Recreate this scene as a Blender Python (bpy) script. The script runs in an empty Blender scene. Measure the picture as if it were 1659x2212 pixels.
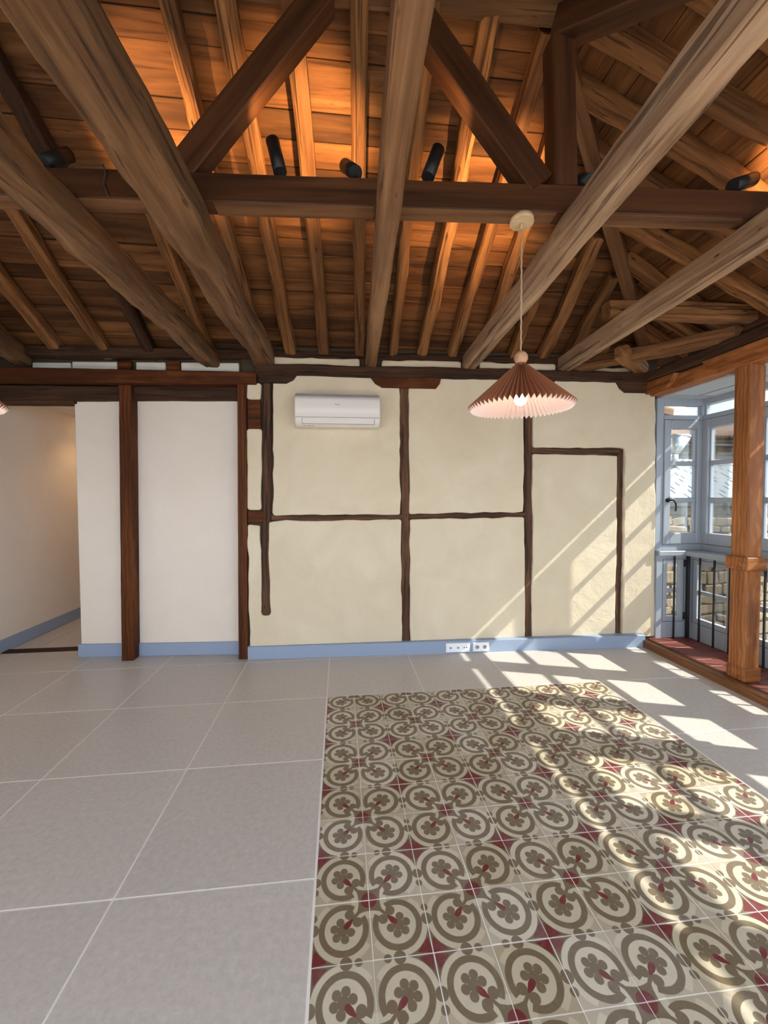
import bpy, bmesh, math, random
from mathutils import Vector, Matrix, noise

random.seed(7)
S = bpy.context.scene
COL = S.collection
V = Vector

# ------------------------------------------------------------------ camera
CAM_H, YAW, PITCH, ROLL, FPX = 1.4982, 0.1083, -0.0315, -0.0042, 878.4668
cam = bpy.data.cameras.new('camera')
cam.sensor_fit = 'VERTICAL'
cam.sensor_height = 36.0
cam.lens = FPX / 2212.0 * 36.0
cam.clip_start = 0.02
cam.clip_end = 300
camo = bpy.data.objects.new('camera', cam)
COL.objects.link(camo)
_f = V((math.sin(YAW) * math.cos(PITCH), math.cos(YAW) * math.cos(PITCH), math.sin(PITCH)))
_r = V((math.cos(YAW), -math.sin(YAW), 0))
_u = _r.cross(_f)
_r2 = _r * math.cos(ROLL) + _u * math.sin(ROLL)
_u2 = _u * math.cos(ROLL) - _r * math.sin(ROLL)
camo.matrix_world = Matrix(((_r2.x, _u2.x, -_f.x, 0), (_r2.y, _u2.y, -_f.y, 0), (_r2.z, _u2.z, -_f.z, CAM_H), (0, 0, 0, 1)))
S.camera = camo

# ------------------------------------------------------------------ sky, sun, exposure
SKY_STRENGTH, SUN_STRENGTH, EXPOSURE = 1.5, 14.0, 1.55
SUN_TO = V((1, -0.33, 0.932)).normalized()
world = bpy.data.worlds.new('sky')
S.world = world
world.use_nodes = True
bg = world.node_tree.nodes['Background']
bg.inputs[0].default_value = (0.75, 0.865, 1.0, 1)
bg.inputs[1].default_value = SKY_STRENGTH
sun = bpy.data.lights.new('sun', 'SUN')
sun.energy = SUN_STRENGTH
sun.angle = 0.0095
sun.color = (1.0, 0.95, 0.86)
suno = bpy.data.objects.new('sun', sun)
COL.objects.link(suno)
suno.rotation_euler = (-SUN_TO).to_track_quat('-Z', 'Y').to_euler()
suno.location = SUN_TO * 20
vs = S.view_settings
vs.view_transform = 'Standard'
vs.look = 'None'
vs.exposure = EXPOSURE
vs.gamma = 1
vs.use_curve_mapping = False


# ------------------------------------------------------------------ helpers: materials
def srgb(r, g, b):
    f = lambda c: (c / 255 / 12.92) if c / 255 <= 0.04045 else ((c / 255 + 0.055) / 1.055) ** 2.4
    return (f(r), f(g), f(b), 1.0)


class NT:
    def __init__(self, name):
        self.m = bpy.data.materials.new(name)
        self.m.use_nodes = True
        self.t = self.m.node_tree
        self.b = self.t.nodes['Principled BSDF']
        self.out = self.t.nodes['Material Output']

    def n(self, typ, **kw):
        nd = self.t.nodes.new(typ)
        for k, v in kw.items():
            setattr(nd, k, v)
        return nd

    def link(self, a, b):
        self.t.links.new(a, b)

    def val(self, sock, v):
        if hasattr(v, 'is_output') or isinstance(v, bpy.types.NodeSocket):
            self.link(v, sock)
        else:
            sock.default_value = v

    def math(self, op, a, b=0.0, c=None, clamp=False):
        nd = self.n('ShaderNodeMath', operation=op, use_clamp=clamp)
        self.val(nd.inputs[0], a)
        self.val(nd.inputs[1], b)
        if c is not None:
            self.val(nd.inputs[2], c)
        return nd.outputs[0]

    def mix(self, fac, a, b, mode='MIX'):
        nd = self.n('ShaderNodeMix', data_type='RGBA', blend_type=mode)
        self.val(nd.inputs[0], fac)
        self.val(nd.inputs[6], a)
        self.val(nd.inputs[7], b)
        return nd.outputs[2]

    def ramp(self, fac, stops):
        nd = self.n('ShaderNodeValToRGB')
        self.link(fac, nd.inputs[0])
        e = nd.color_ramp.elements
        while len(e) < len(stops):
            e.new(0.5)
        for i, (p, c) in enumerate(stops):
            e[i].position = p
            e[i].color = c if not isinstance(c, (int, float)) else (c, c, c, 1)
        return nd.outputs[0]

    def coords(self, scale=(1, 1, 1), rnd=37.0, space='Object'):
        tc = self.n('ShaderNodeTexCoord')
        oi = self.n('ShaderNodeObjectInfo')
        mp = self.n('ShaderNodeMapping')
        mp.inputs['Scale'].default_value = scale
        self.link(tc.outputs[space], mp.inputs['Vector'])
        sh = self.math('MULTIPLY', oi.outputs['Random'], rnd)
        ad = self.n('ShaderNodeVectorMath', operation='ADD')
        self.link(mp.outputs[0], ad.inputs[0])
        self.link(sh, ad.inputs[1])
        return ad.outputs[0], oi.outputs['Random']

    def noise(self, vec, scale=1.0, detail=4.0, rough=0.55, dist=0.0):
        nd = self.n('ShaderNodeTexNoise')
        self.link(vec, nd.inputs['Vector'])
        nd.inputs['Scale'].default_value = scale
        nd.inputs['Detail'].default_value = detail
        nd.inputs['Roughness'].default_value = rough
        nd.inputs['Distortion'].default_value = dist
        return nd.outputs[0]

    def bump(self, h, strength=0.3, dist=0.01):
        nd = self.n('ShaderNodeBump')
        nd.inputs['Strength'].default_value = strength
        nd.inputs['Distance'].default_value = dist
        self.link(h, nd.inputs['Height'])
        self.link(nd.outputs[0], self.b.inputs['Normal'])

    def col(self, c):
        self.val(self.b.inputs['Base Color'], c)

    def set(self, **kw):
        for k, v in kw.items():
            self.val(self.b.inputs[k.replace('_', ' ')], v)


def wood(name, dark, mid, light, grain=16.0, along=1.1, rough=0.8, bump=0.35, bdist=0.006, holes=0.0, var=0.35, spec=0.3, rings=0.0, cracks=0.0):
    N = NT(name)
    vec, rnd = N.coords((along, grain, grain))
    g = N.noise(vec, 1.0, 7.0, 0.62, 0.6)
    colr = N.ramp(g, [(0.25, dark), (0.5, mid), (0.78, light)])
    vb, _ = N.coords((1.6, 5, 5), 91.0)
    blot = N.noise(vb, 1.0, 3.0, 0.5)
    colr = N.mix(N.math('MULTIPLY', N.ramp(blot, [(0.35, 0.0), (0.7, 1.0)]), 0.55), colr, N.mix(1.0, colr, (0.42, 0.36, 0.32, 1), 'MULTIPLY'))
    hgt = g
    if rings:
        wv = N.n('ShaderNodeTexWave', wave_type='BANDS', bands_direction='Y')
        vr, _ = N.coords((0.28, 1.0, 0.8), 11.0)
        N.link(vr, wv.inputs['Vector'])
        wv.inputs['Scale'].default_value = rings
        wv.inputs['Distortion'].default_value = 7.0
        wv.inputs['Detail'].default_value = 2.0
        wv.inputs['Detail Scale'].default_value = 1.4
        colr = N.mix(N.math('MULTIPLY', N.ramp(wv.outputs[0], [(0.25, 0.0), (0.8, 1.0)]), 0.5), colr, N.mix(1.0, colr, (0.45, 0.36, 0.3, 1), 'MULTIPLY'))
    if holes:
        vh, _ = N.coords((7, 22, 22), 53.0)
        vo = N.n('ShaderNodeTexVoronoi')
        N.link(vh, vo.inputs['Vector'])
        vo.inputs['Scale'].default_value = 1.0
        hm = N.math('MULTIPLY', N.ramp(vo.outputs[0], [(0.05, 1.0), (0.16, 0.0)]), N.ramp(N.noise(vb, 2.7, 2.0), [(0.5, 0.0), (0.62, holes)]))
        colr = N.mix(hm, colr, srgb(28, 18, 10))
        hgt = N.math('SUBTRACT', hgt, hm)
    if cracks:
        vc, _ = N.coords((1.3, 26, 26), 71.0)
        cr = N.noise(vc, 1.0, 3.0, 0.5, 0.9)
        ck = N.math('MULTIPLY', N.ramp(cr, [(0.60, 0.0), (0.67, 1.0)]), cracks)
        colr = N.mix(ck, colr, N.mix(1.0, colr, (0.22, 0.18, 0.16, 1), 'MULTIPLY'))
        hgt = N.math('SUBTRACT', hgt, N.math('MULTIPLY', ck, 0.8))
        vs2, _ = N.coords((3.0, 9, 9), 17.0)
        st = N.noise(vs2, 1.0, 5.0, 0.65)
        colr = N.mix(N.math('MULTIPLY', N.ramp(st, [(0.42, 0.0), (0.72, 1.0)]), 0.5), colr, N.mix(1.0, colr, (1.5, 1.42, 1.3, 1), 'MULTIPLY'))
    hs = N.n('ShaderNodeHueSaturation')
    N.link(colr, hs.inputs['Color'])
    N.link(N.math('MULTIPLY_ADD', rnd, var, 1.0 - var / 2), hs.inputs['Value'])
    N.col(hs.outputs[0])
    N.set(Roughness=rough)
    N.b.inputs['Specular IOR Level'].default_value = spec
    N.bump(hgt, bump, bdist)
    return N.m


def paint(name, c, rough=0.5, bump=0.0, scale=8.0, mott=0.06, spec=0.4, var=0.0):
    N = NT(name)
    vec, rnd = N.coords((1, 1, 1), 13.0)
    g = N.noise(vec, scale, 4.0)
    cc = N.mix(N.math('MULTIPLY', g, mott * 2), c, N.mix(1.0, c, (0.6, 0.6, 0.6, 1), 'MULTIPLY'))
    if var:
        hs = N.n('ShaderNodeHueSaturation')
        N.link(cc, hs.inputs['Color'])
        N.link(N.math('MULTIPLY_ADD', rnd, var, 1 - var / 2), hs.inputs['Value'])
        cc = hs.outputs[0]
    N.col(cc)
    N.set(Roughness=rough)
    N.b.inputs['Specular IOR Level'].default_value = spec
    if bump:
        N.bump(g, bump, 0.01)
    return N.m


def plaster(name, c, c2, big=0.5, spec=0.2):
    N = NT(name)
    vec, _ = N.coords((1, 1, 1), 0.0, 'Object')
    tc = N.n('ShaderNodeNewGeometry')
    pos = tc.outputs['Position']
    g1 = N.noise(pos, 2.2, 5.0, 0.55, 0.8)
    g2 = N.noise(pos, 14.0, 5.0, 0.6)
    g3 = N.noise(pos, 60.0, 3.0, 0.6)
    N.col(N.mix(N.math('MULTIPLY', N.ramp(g1, [(0.3, 0.0), (0.7, 1.0)]), 0.8), c, c2))
    h = N.math('ADD', N.math('MULTIPLY', g1, big * 2.6), N.math('ADD', N.math('MULTIPLY', g2, big * 0.55), N.math('MULTIPLY', g3, 0.08)))
    N.set(Roughness=0.9)
    N.b.inputs['Specular IOR Level'].default_value = spec
    N.bump(h, 0.7, 0.03)
    return N.m


def emit(name, c, s):
    N = NT(name)
    N.col((0.8, 0.8, 0.8, 1))
    N.b.inputs['Emission Color'].default_value = c
    N.b.inputs['Emission Strength'].default_value = s
    return N.m


def glass(name):
    N = NT(name)
    t = N.n('ShaderNodeBsdfTransparent')
    t.inputs[0].default_value = (0.95, 0.975, 0.97, 1)
    g = N.n('ShaderNodeBsdfGlossy')
    g.inputs['Roughness'].default_value = 0.02
    fr = N.n('ShaderNodeFresnel')
    fr.inputs[0].default_value = 1.45
    mx = N.n('ShaderNodeMixShader')
    N.link(N.math('MULTIPLY', fr.outputs[0], 0.8), mx.inputs[0])
    N.link(t.outputs[0], mx.inputs[1])
    N.link(g.outputs[0], mx.inputs[2])
    N.link(mx.outputs[0], N.out.inputs[0])
    return N.m


M = {}
M['tie'] = wood('weathered_tie_wood', srgb(52, 34, 20), srgb(110, 79, 51), srgb(142, 110, 78), grain=15, along=1.0, holes=0.9, bump=0.7, bdist=0.01, cracks=0.75)
M['tie_brown'] = wood('brown_tie_wood', srgb(66, 44, 28), srgb(134, 97, 66), srgb(164, 128, 94), grain=16, along=1.0, holes=1.0, bump=0.5, bdist=0.008, cracks=0.6)
M['tie_grey'] = wood('grey_tie_wood', srgb(84, 64, 48), srgb(156, 127, 101), srgb(188, 165, 141), grain=16, along=1.0, holes=1.0, bump=0.6, bdist=0.008, cracks=0.75)
M['rafter'] = wood('old_rafter_wood', srgb(62, 38, 20), srgb(134, 91, 54), srgb(168, 123, 78), grain=17, along=1.2, holes=1.0, bump=0.9, bdist=0.012, var=0.45, cracks=0.75)
M['plank'] = wood('roof_board_wood', srgb(54, 32, 16), srgb(110, 71, 38), srgb(142, 99, 58), grain=13, along=0.9, holes=0.5, bump=0.5, var=0.8, cracks=0.6)
M['truss'] = wood('dark_stained_truss_wood', srgb(42, 24, 13), srgb(82, 49, 27), srgb(106, 68, 40), grain=18, along=0.8, rough=0.55, bump=0.25, var=0.2, spec=0.35)
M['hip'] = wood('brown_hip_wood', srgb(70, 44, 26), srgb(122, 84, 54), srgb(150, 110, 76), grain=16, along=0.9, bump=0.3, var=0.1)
M['old_dark'] = wood('blackened_old_wood', srgb(30, 18, 10), srgb(66, 42, 26), srgb(92, 62, 40), grain=18, along=1.2, holes=0.7, bump=0.9, bdist=0.012, var=0.25, cracks=0.75)
M['stained'] = wood('brown_stained_pine', srgb(50, 26, 11), srgb(94, 51, 22), srgb(122, 72, 34), grain=15, along=0.7, rough=0.62, bump=0.15, var=0.12, spec=0.15, rings=9.0)
M['orange'] = wood('orange_pine', srgb(120, 66, 30), srgb(176, 112, 62), srgb(204, 142, 88), grain=14, along=0.7, rough=0.55, bump=0.25, var=0.1, rings=11.0)
M['halftimber'] = wood('brown_wall_timber', srgb(44, 28, 18), srgb(88, 60, 42), srgb(118, 86, 62), grain=18, along=1.2, holes=0.6, bump=0.9, bdist=0.012, var=0.2, cracks=0.7)
M['threshold'] = wood('worn_threshold_wood', srgb(84, 52, 28), srgb(138, 92, 56), srgb(166, 120, 80), grain=18, along=0.7, rough=0.5, bump=0.2, var=0.1)
M['deck'] = paint('roof_deck_dark', srgb(40, 26, 16), 0.9)
M['cream'] = plaster('cream_lime_plaster', srgb(222, 207, 180), srgb(210, 193, 164), 0.36)
M['white'] = plaster('white_smooth_plaster', srgb(233, 220, 206), srgb(227, 213, 198), 0.10)
M['infill'] = plaster('white_infill_plaster', srgb(226, 220, 208), srgb(212, 203, 188), 0.4)
M['backing'] = paint('wall_backing_dark', srgb(70, 58, 44), 0.95)
M['base'] = paint('blue_grey_skirting_paint', srgb(146, 160, 182), 0.45, mott=0.02)
M['frame'] = paint('blue_grey_window_paint', srgb(160, 167, 176), 0.4, mott=0.03)
M['gceil'] = paint('pale_grey_ceiling_paint', srgb(190, 196, 202), 0.5, mott=0.02)
M['black'] = paint('matt_black_metal', srgb(22, 22, 24), 0.5)
M['spot'] = paint('matt_black_lamp_metal', srgb(34, 36, 36), 0.45)
M['acwhite'] = paint('white_plastic', srgb(228, 220, 213), 0.35, mott=0.0)
M['acgrey'] = paint('grey_plastic', srgb(150, 148, 146), 0.4, mott=0.0)
M['plate'] = paint('white_switch_plastic', srgb(240, 240, 242), 0.3, mott=0.0)
M['glass'] = glass('window_glass')
M['canopy'] = wood('pale_ash_wood', srgb(196, 168, 126), srgb(222, 196, 154), srgb(236, 214, 176), grain=30, along=4, bump=0.05, var=0.0)
M['ball'] = wood('turned_beech_wood', srgb(172, 128, 92), srgb(200, 156, 118), srgb(216, 176, 140), grain=30, along=6, bump=0.03, var=0.0)
M['cord'] = paint('twisted_flax_cord', srgb(178, 156, 126), 0.9, 0.4, 300)
M['darkcord'] = paint('dusty_brown_cable', srgb(86, 66, 50), 0.9)
M['bulb'] = emit('warm_bulb', (1.0, 0.72, 0.42, 1), 14.0)
M['lens'] = emit('warm_spot_lens', (1.0, 0.62, 0.3, 1), 6.0)
M['steel'] = None
N = NT('galvanised_steel')
N.col(srgb(190, 198, 200))
N.set(Metallic=0.9, Roughness=0.32)
M['steel'] = N.m


def shade_mat(name, c, trans):
    N = NT(name)
    N.col(c)
    N.set(Roughness=0.8)
    tr = N.n('ShaderNodeBsdfTranslucent')
    tr.inputs[0].default_value = trans
    mx = N.n('ShaderNodeMixShader')
    mx.inputs[0].default_value = 0.25
    N.link(N.b.outputs[0], mx.inputs[1])
    N.link(tr.outputs[0], mx.inputs[2])
    N.link(mx.outputs[0], N.out.inputs[0])
    return N.m


M['shade'] = shade_mat('pleated_brown_paper', srgb(178, 112, 76), srgb(80, 40, 22))
M['lining'] = shade_mat('pleated_white_lining', srgb(236, 222, 222), srgb(230, 200, 180))


def stone_tile():
    N = NT('grey_porcelain_tile')
    geo = N.n('ShaderNodeNewGeometry')
    pos = geo.outputs['Position']
    oi = N.n('ShaderNodeObjectInfo')
    g1 = N.noise(pos, 1.4, 4.0, 0.6)
    g2 = N.noise(pos, 38.0, 5.0, 0.75)
    g3 = N.noise(pos, 160.0, 3.0, 0.7)
    c = N.ramp(g2, [(0.3, srgb(188, 180, 173)), (0.55, srgb(204, 196, 189)), (0.8, srgb(218, 211, 205))])
    c = N.mix(N.math('MULTIPLY', g1, 0.35), c, srgb(180, 171, 164))
    c = N.mix(N.ramp(g3, [(0.62, 0.0), (0.75, 0.5)]), c, srgb(226, 222, 216))
    hs = N.n('ShaderNodeHueSaturation')
    N.link(c, hs.inputs['Color'])
    N.link(N.math('MULTIPLY_ADD', oi.outputs['Random'], 0.06, 0.97), hs.inputs['Value'])
    N.col(hs.outputs[0])
    N.set(Roughness=N.math('MULTIPLY_ADD', g2, 0.25, 0.24))
    N.b.inputs['Specular IOR Level'].default_value = 0.5
    N.bump(N.math('ADD', g2, g3), 0.06, 0.004)
    return N.m


M['tile'] = stone_tile()
M['grout'] = paint('pale_grout', srgb(242, 234, 228), 0.9)


def cement_tile():
    """Encaustic cement tile: one quarter of a scroll medallion motif; star corner at (0,0), dot corner at (1,1)."""
    N = NT('encaustic_cement_tile')
    tc = N.n('ShaderNodeTexCoord')
    oi = N.n('ShaderNodeObjectInfo')
    sep = N.n('ShaderNodeSeparateXYZ')
    # slight hand-printed wobble
    geo = N.n('ShaderNodeNewGeometry')
    wob = N.n('ShaderNodeTexNoise')
    N.link(geo.outputs['Position'], wob.inputs['Vector'])
    wob.inputs['Scale'].default_value = 45
    vm = N.n('ShaderNodeVectorMath', operation='MULTIPLY_ADD')
    N.link(wob.outputs['Color'], vm.inputs[0])
    vm.inputs[1].default_value = (0.0022, 0.0022, 0)
    N.link(tc.outputs['Object'], vm.inputs[2])
    N.link(vm.outputs[0], sep.inputs[0])
    u = N.math('MULTIPLY_ADD', sep.outputs[0], 5.0, 0.4945)
    v = N.math('MULTIPLY_ADD', sep.outputs[1], 5.0, 0.4945)
    K = 110.0

    def dist(cx, cy):
        a = N.math('SUBTRACT', u, cx)
        b = N.math('SUBTRACT', v, cy)
        return N.math('SQRT', N.math('ADD', N.math('MULTIPLY', a, a), N.math('MULTIPLY', b, b)))

    def inside(d, r):
        return N.math('MULTIPLY', N.math('SUBTRACT', r, d), K, clamp=True)

    def disc(cx, cy, r):
        return inside(dist(cx, cy), r)

    def union(*ms):
        o = ms[0]
        for q in ms[1:]:
            o = N.math('MAXIMUM', o, q)
        return o

    AND = lambda a, b: N.math('MULTIPLY', a, b)
    NOT = lambda a: N.math('SUBTRACT', 1.0, a)
    s = N.math('ADD', u, v)
    df = N.math('ABSOLUTE', N.math('SUBTRACT', u, v))
    cc = 0.53
    dc = dist(cc, cc)
    bg_c, pale, brown, red = srgb(184, 170, 145), srgb(204, 192, 167), srgb(122, 105, 83), srgb(118, 50, 52)
    c = N.mix(0.0, bg_c, bg_c)
    # star corner field: brown outside the pale disc, on the star side
    starside = N.math('MULTIPLY', N.math('SUBTRACT', 0.52, s), K, clamp=True)
    corner = AND(NOT(inside(dc, 0.535)), starside)
    side2 = N.math('MULTIPLY', N.math('SUBTRACT', 1.22, s), 30.0, clamp=True)
    c = N.mix(AND(inside(dc, 0.535), side2), c, pale)
    c = N.mix(corner, c, brown)
    kite = AND(N.math('MULTIPLY', N.math('SUBTRACT', N.math('MULTIPLY', s, 0.75), df), K, clamp=True), N.math('MULTIPLY', N.math('SUBTRACT', 0.30, s), K, clamp=True))
    c = N.mix(AND(kite, corner), c, red)
    # dot corner
    e1, e2 = dist(1.0, 0.24), dist(0.24, 1.0)
    lens = union(AND(inside(e1, 0.57), NOT(disc(1.0, 0.18, 0.50))), AND(inside(e2, 0.57), NOT(disc(0.18, 1.0, 0.50))))
    dside = N.math('MULTIPLY', N.math('SUBTRACT', s, 1.30), K, clamp=True)
    c = N.mix(AND(lens, dside), c, pale)
    field = AND(AND(NOT(inside(e1, 0.57)), NOT(inside(e2, 0.57))), N.math('MULTIPLY', N.math('SUBTRACT', s, 1.4), K, clamp=True))
    # medallion ring with a gap towards the dot corner
    c = N.mix(inside(dc, 0.35), c, pale)
    gap = AND(N.math('MULTIPLY', N.math('SUBTRACT', N.math('MULTIPLY', N.math('SUBTRACT', s, 1.06), 0.30), df), K, clamp=True), N.math('MULTIPLY', N.math('SUBTRACT', s, 1.1), K, clamp=True))
    ring = AND(AND(inside(dc, 0.44), NOT(inside(dc, 0.335))), NOT(gap))
    parts = union(ring, disc(0.772, 0.632, 0.09), disc(0.632, 0.772, 0.09))
    gapfill = AND(gap, AND(inside(dc, 0.435), NOT(inside(dc, 0.33))))
    c = N.mix(gapfill, c, pale)
    stem = AND(N.math('MULTIPLY', N.math('SUBTRACT', 0.045, df), K, clamp=True), AND(N.math('MULTIPLY', N.math('SUBTRACT', s, 1.30), K, clamp=True), N.math('MULTIPLY', N.math('SUBTRACT', 1.62, s), K, clamp=True)))
    parts = union(parts, field, stem)
    # flower
    pet = [disc(cc - 0.02, cc - 0.02, 0.10)]
    for k in range(1, 6):
        a = math.radians(45 + 60 * k)
        pet.append(disc(cc - 0.02 + 0.146 * math.cos(a), cc - 0.02 + 0.146 * math.sin(a), 0.077))
    parts = union(parts, *pet)
    # beads on the edges next to the star corner
    parts = union(parts, disc(0.56, 0.0, 0.105), disc(0.0, 0.56, 0.105), disc(0.76, 0.0, 0.07), disc(0.0, 0.76, 0.07))
    c = N.mix(parts, c, brown)
    # red teardrop and red quarter dot
    al = N.math('DIVIDE', N.math('SUBTRACT', s, 1.23), 0.165)
    wd = N.math('DIVIDE', df, N.math('MULTIPLY_ADD', al, -0.034, 0.076))
    el = N.math('SQRT', N.math('ADD', N.math('MULTIPLY', al, al), N.math('MULTIPLY', wd, wd)))
    c = N.mix(N.math('MULTIPLY', N.math('SUBTRACT', 1.0, el), 9.0, clamp=True), c, red)
    c = N.mix(disc(1.0, 1.0, 0.15), c, red)
    # wear
    g = N.noise(geo.outputs['Position'], 26.0, 6.0, 0.72)
    c = N.mix(N.ramp(g, [(0.5, 0.0), (0.8, 0.35)]), c, srgb(158, 146, 132))
    g2 = N.noise(geo.outputs['Position'], 190.0, 2.0, 0.6)
    c = N.mix(N.ramp(g2, [(0.66, 0.0), (0.78, 0.4)]), c, srgb(196, 188, 172))
    hs = N.n('ShaderNodeHueSaturation')
    N.link(c, hs.inputs['Color'])
    N.link(N.math('MULTIPLY_ADD', oi.outputs['Random'], 0.22, 0.86), hs.inputs['Value'])
    N.link(N.math('MULTIPLY_ADD', oi.outputs['Random'], -0.3, 1.1), hs.inputs['Saturation'])
    N.col(hs.outputs[0])
    N.set(Roughness=N.math('MULTIPLY_ADD', g, 0.3, 0.32))
    N.b.inputs['Specular IOR Level'].default_value = 0.4
    N.bump(g, 0.08, 0.004)
    return N.m


M['cement'] = cement_tile()
M['terracotta'] = paint('red_clay_floor_tile', srgb(122, 62, 52), 0.5, 0.1, 20, 0.2, var=0.3)
M['stone'] = paint('ochre_rubble_stone', srgb(104, 88, 68), 0.95, 0.8, 9, 0.5, var=0.5)
M['stone2'] = paint('pale_ashlar_stone', srgb(108, 95, 80), 0.95, 0.5, 6, 0.35, var=0.4)
M['mortar'] = paint('sandy_mortar', srgb(100, 88, 72), 0.95, 0.5, 20, 0.2)
M['slate'] = paint('grey_roof_slate', srgb(68, 75, 84), 0.6, 0.2, 12, 0.2)
M['rooftile'] = paint('faded_clay_roof_tile', srgb(128, 104, 90), 0.9, 0.3, 8, 0.3)
M['asphalt'] = paint('pale_street_paving', srgb(84, 79, 72), 0.95)

# ------------------------------------------------------------------ helpers: objects
MAT = {}


def tag(o, label=None, cat=None, group=None, kind=None):
    if label:
        o['label'] = label
    if cat:
        o['category'] = cat
    if group:
        o['group'] = group
    if kind:
        o['kind'] = kind
    return o


def place(o, mw, parent=None):
    COL.objects.link(o)
    MAT[o.name] = mw
    if parent is not None:
        o.parent = parent
        o.matrix_parent_inverse = Matrix.Identity(4)
        o.matrix_basis = MAT[parent.name].inverted() @ mw
    else:
        o.matrix_basis = mw
    return o


def empty(name, loc, parent=None):
    o = bpy.data.objects.new(name, None)
    o.empty_display_size = 0.1
    return place(o, Matrix.Translation(V(loc)), parent)


def mesh_obj(name, verts, faces, mat, mw=None, parent=None, smooth=False):
    me = bpy.data.meshes.new(name)
    me.from_pydata([tuple(p) for p in verts], [], faces)
    me.materials.append(mat)
    bm = bmesh.new()
    bm.from_mesh(me)
    bmesh.ops.recalc_face_normals(bm, faces=bm.faces)
    bm.to_mesh(me)
    bm.free()
    if smooth:
        for p in me.polygons:
            p.use_smooth = True
        me.set_sharp_from_angle(angle=math.radians(38))
    o = bpy.data.objects.new(name, me)
    return place(o, mw if mw is not None else Matrix.Identity(4), parent)


def frame_of(p0, p1, up):
    x = (p1 - p0).normalized()
    z = (V(up) - x * V(up).dot(x)).normalized()
    y = z.cross(x)
    return x, y, z


def mw_of(c, x, y, z):
    return Matrix(((x.x, y.x, z.x, c.x), (x.y, y.y, z.y, c.y), (x.z, y.z, z.z, c.z), (0, 0, 0, 1)))


def timber(name, p0, p1, w, h, mat, parent=None, up=(0, 0, 1), rough=0.004, bow=0.0, ch=0.012, anchor='c', smooth=True, seg=None, taper=1.0, seed=None, notch=0.0):
    """A beam along its local X; anchor 'b': p0-p1 runs along the middle of the underside."""
    p0, p1 = V(p0), V(p1)
    x, y, z = frame_of(p0, p1, up)
    L = (p1 - p0).length
    c = (p0 + p1) / 2 + (z * (h / 2) if anchor == 'b' else V((0, 0, 0)))
    sd = seed if seed is not None else random.uniform(0, 500)
    n = seg or max(2, int(L / 0.07))
    hw, hh = w / 2, h / 2
    prof = []
    for (ax, ay, bx, by) in ((-1, -1, 1, -1), (1, -1, 1, 1), (1, 1, -1, 1), (-1, 1, -1, -1)):
        dx, dy = (bx - ax) / 2, (by - ay) / 2
        ca = ch / (hw if dx else hh)
        for t in (ca, 0.66, 1.34, 2 - ca):
            prof.append((ax + dx * t, ay + dy * t))
    np_ = len(prof)
    vs_, fs = [], []
    nk = random.random()
    for i in range(n + 1):
        t = i / n
        X = (t - 0.5) * L
        k = 1.0 + (taper - 1.0) * t
        oy = bow * math.sin(t * math.pi) + rough * 2.2 * noise.noise(V((X * 1.7, sd, 0)))
        oz = rough * 1.6 * noise.noise(V((X * 1.5, sd, 9)))
        wid = k * (1 + (rough * 7) * noise.noise(V((X * 2.3, sd, 20))))
        if notch and t > nk:
            oz += notch
        for (a, b) in prof:
            q = V((X * 5, a * hw * 22 + sd, b * hh * 22))
            d = rough * noise.noise(q) + rough * 0.6 * noise.noise(q * 3.1)
            vs_.append((X + (rough * noise.noise(V((a * 9, b * 9, sd))) * 2 if i in (0, n) else 0), a * hw * wid + oy + d * a, b * hh * k + oz + d * b))
    for i in range(n):
        for j in range(np_):
            a, b = i * np_ + j, i * np_ + (j + 1) % np_
            fs.append((a, b, b + np_, a + np_))
    fs.append(tuple(range(np_ - 1, -1, -1)))
    fs.append(tuple(range(n * np_, n * np_ + np_)))
    o = mesh_obj(name, vs_, fs, mat, mw_of(c, x, y, z), parent, smooth)
    if smooth:
        o.data.polygons[-1].use_smooth = False
        o.data.polygons[-2].use_smooth = False
    return o


def cbox_geo(sx, sy, sz, b):
    """chamfered box, 24 verts"""
    hx, hy, hz = sx / 2, sy / 2, sz / 2
    b = min(b, hx * 0.45, hy * 0.45, hz * 0.45)
    vs_ = []
    idx = {}
    for X in (-1, 1):
        for Y in (-1, 1):
            for Z in (-1, 1):
                for ax in range(3):
                    p = [X * (hx - b), Y * (hy - b), Z * (hz - b)]
                    p[ax] = (X * hx, Y * hy, Z * hz)[ax]
                    idx[(X, Y, Z, ax)] = len(vs_)
                    vs_.append(tuple(p))
    fs = []
    for ax in range(3):
        o1, o2 = (ax + 1) % 3, (ax + 2) % 3
        for s in (-1, 1):
            f = []
            for (p, q) in ((-1, -1), (1, -1), (1, 1), (-1, 1)):
                k = [0, 0, 0]
                k[ax], k[o1], k[o2] = s, p, q
                f.append(idx[(*k, ax)])
            fs.append(tuple(f))
    for ax in range(3):
        o1, o2 = (ax + 1) % 3, (ax + 2) % 3
        for p in (-1, 1):
            for q in (-1, 1):
                f = []
                for (s, a) in ((-1, o1), (1, o1), (1, o2), (-1, o2)):
                    k = [0, 0, 0]
                    k[ax], k[o1], k[o2] = s, p, q
                    f.append(idx[(*k, a)])
                fs.append(tuple(f))
    for X in (-1, 1):
        for Y in (-1, 1):
            for Z in (-1, 1):
                fs.append(tuple(idx[(X, Y, Z, a)] for a in range(3)))
    return vs_, fs


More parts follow.
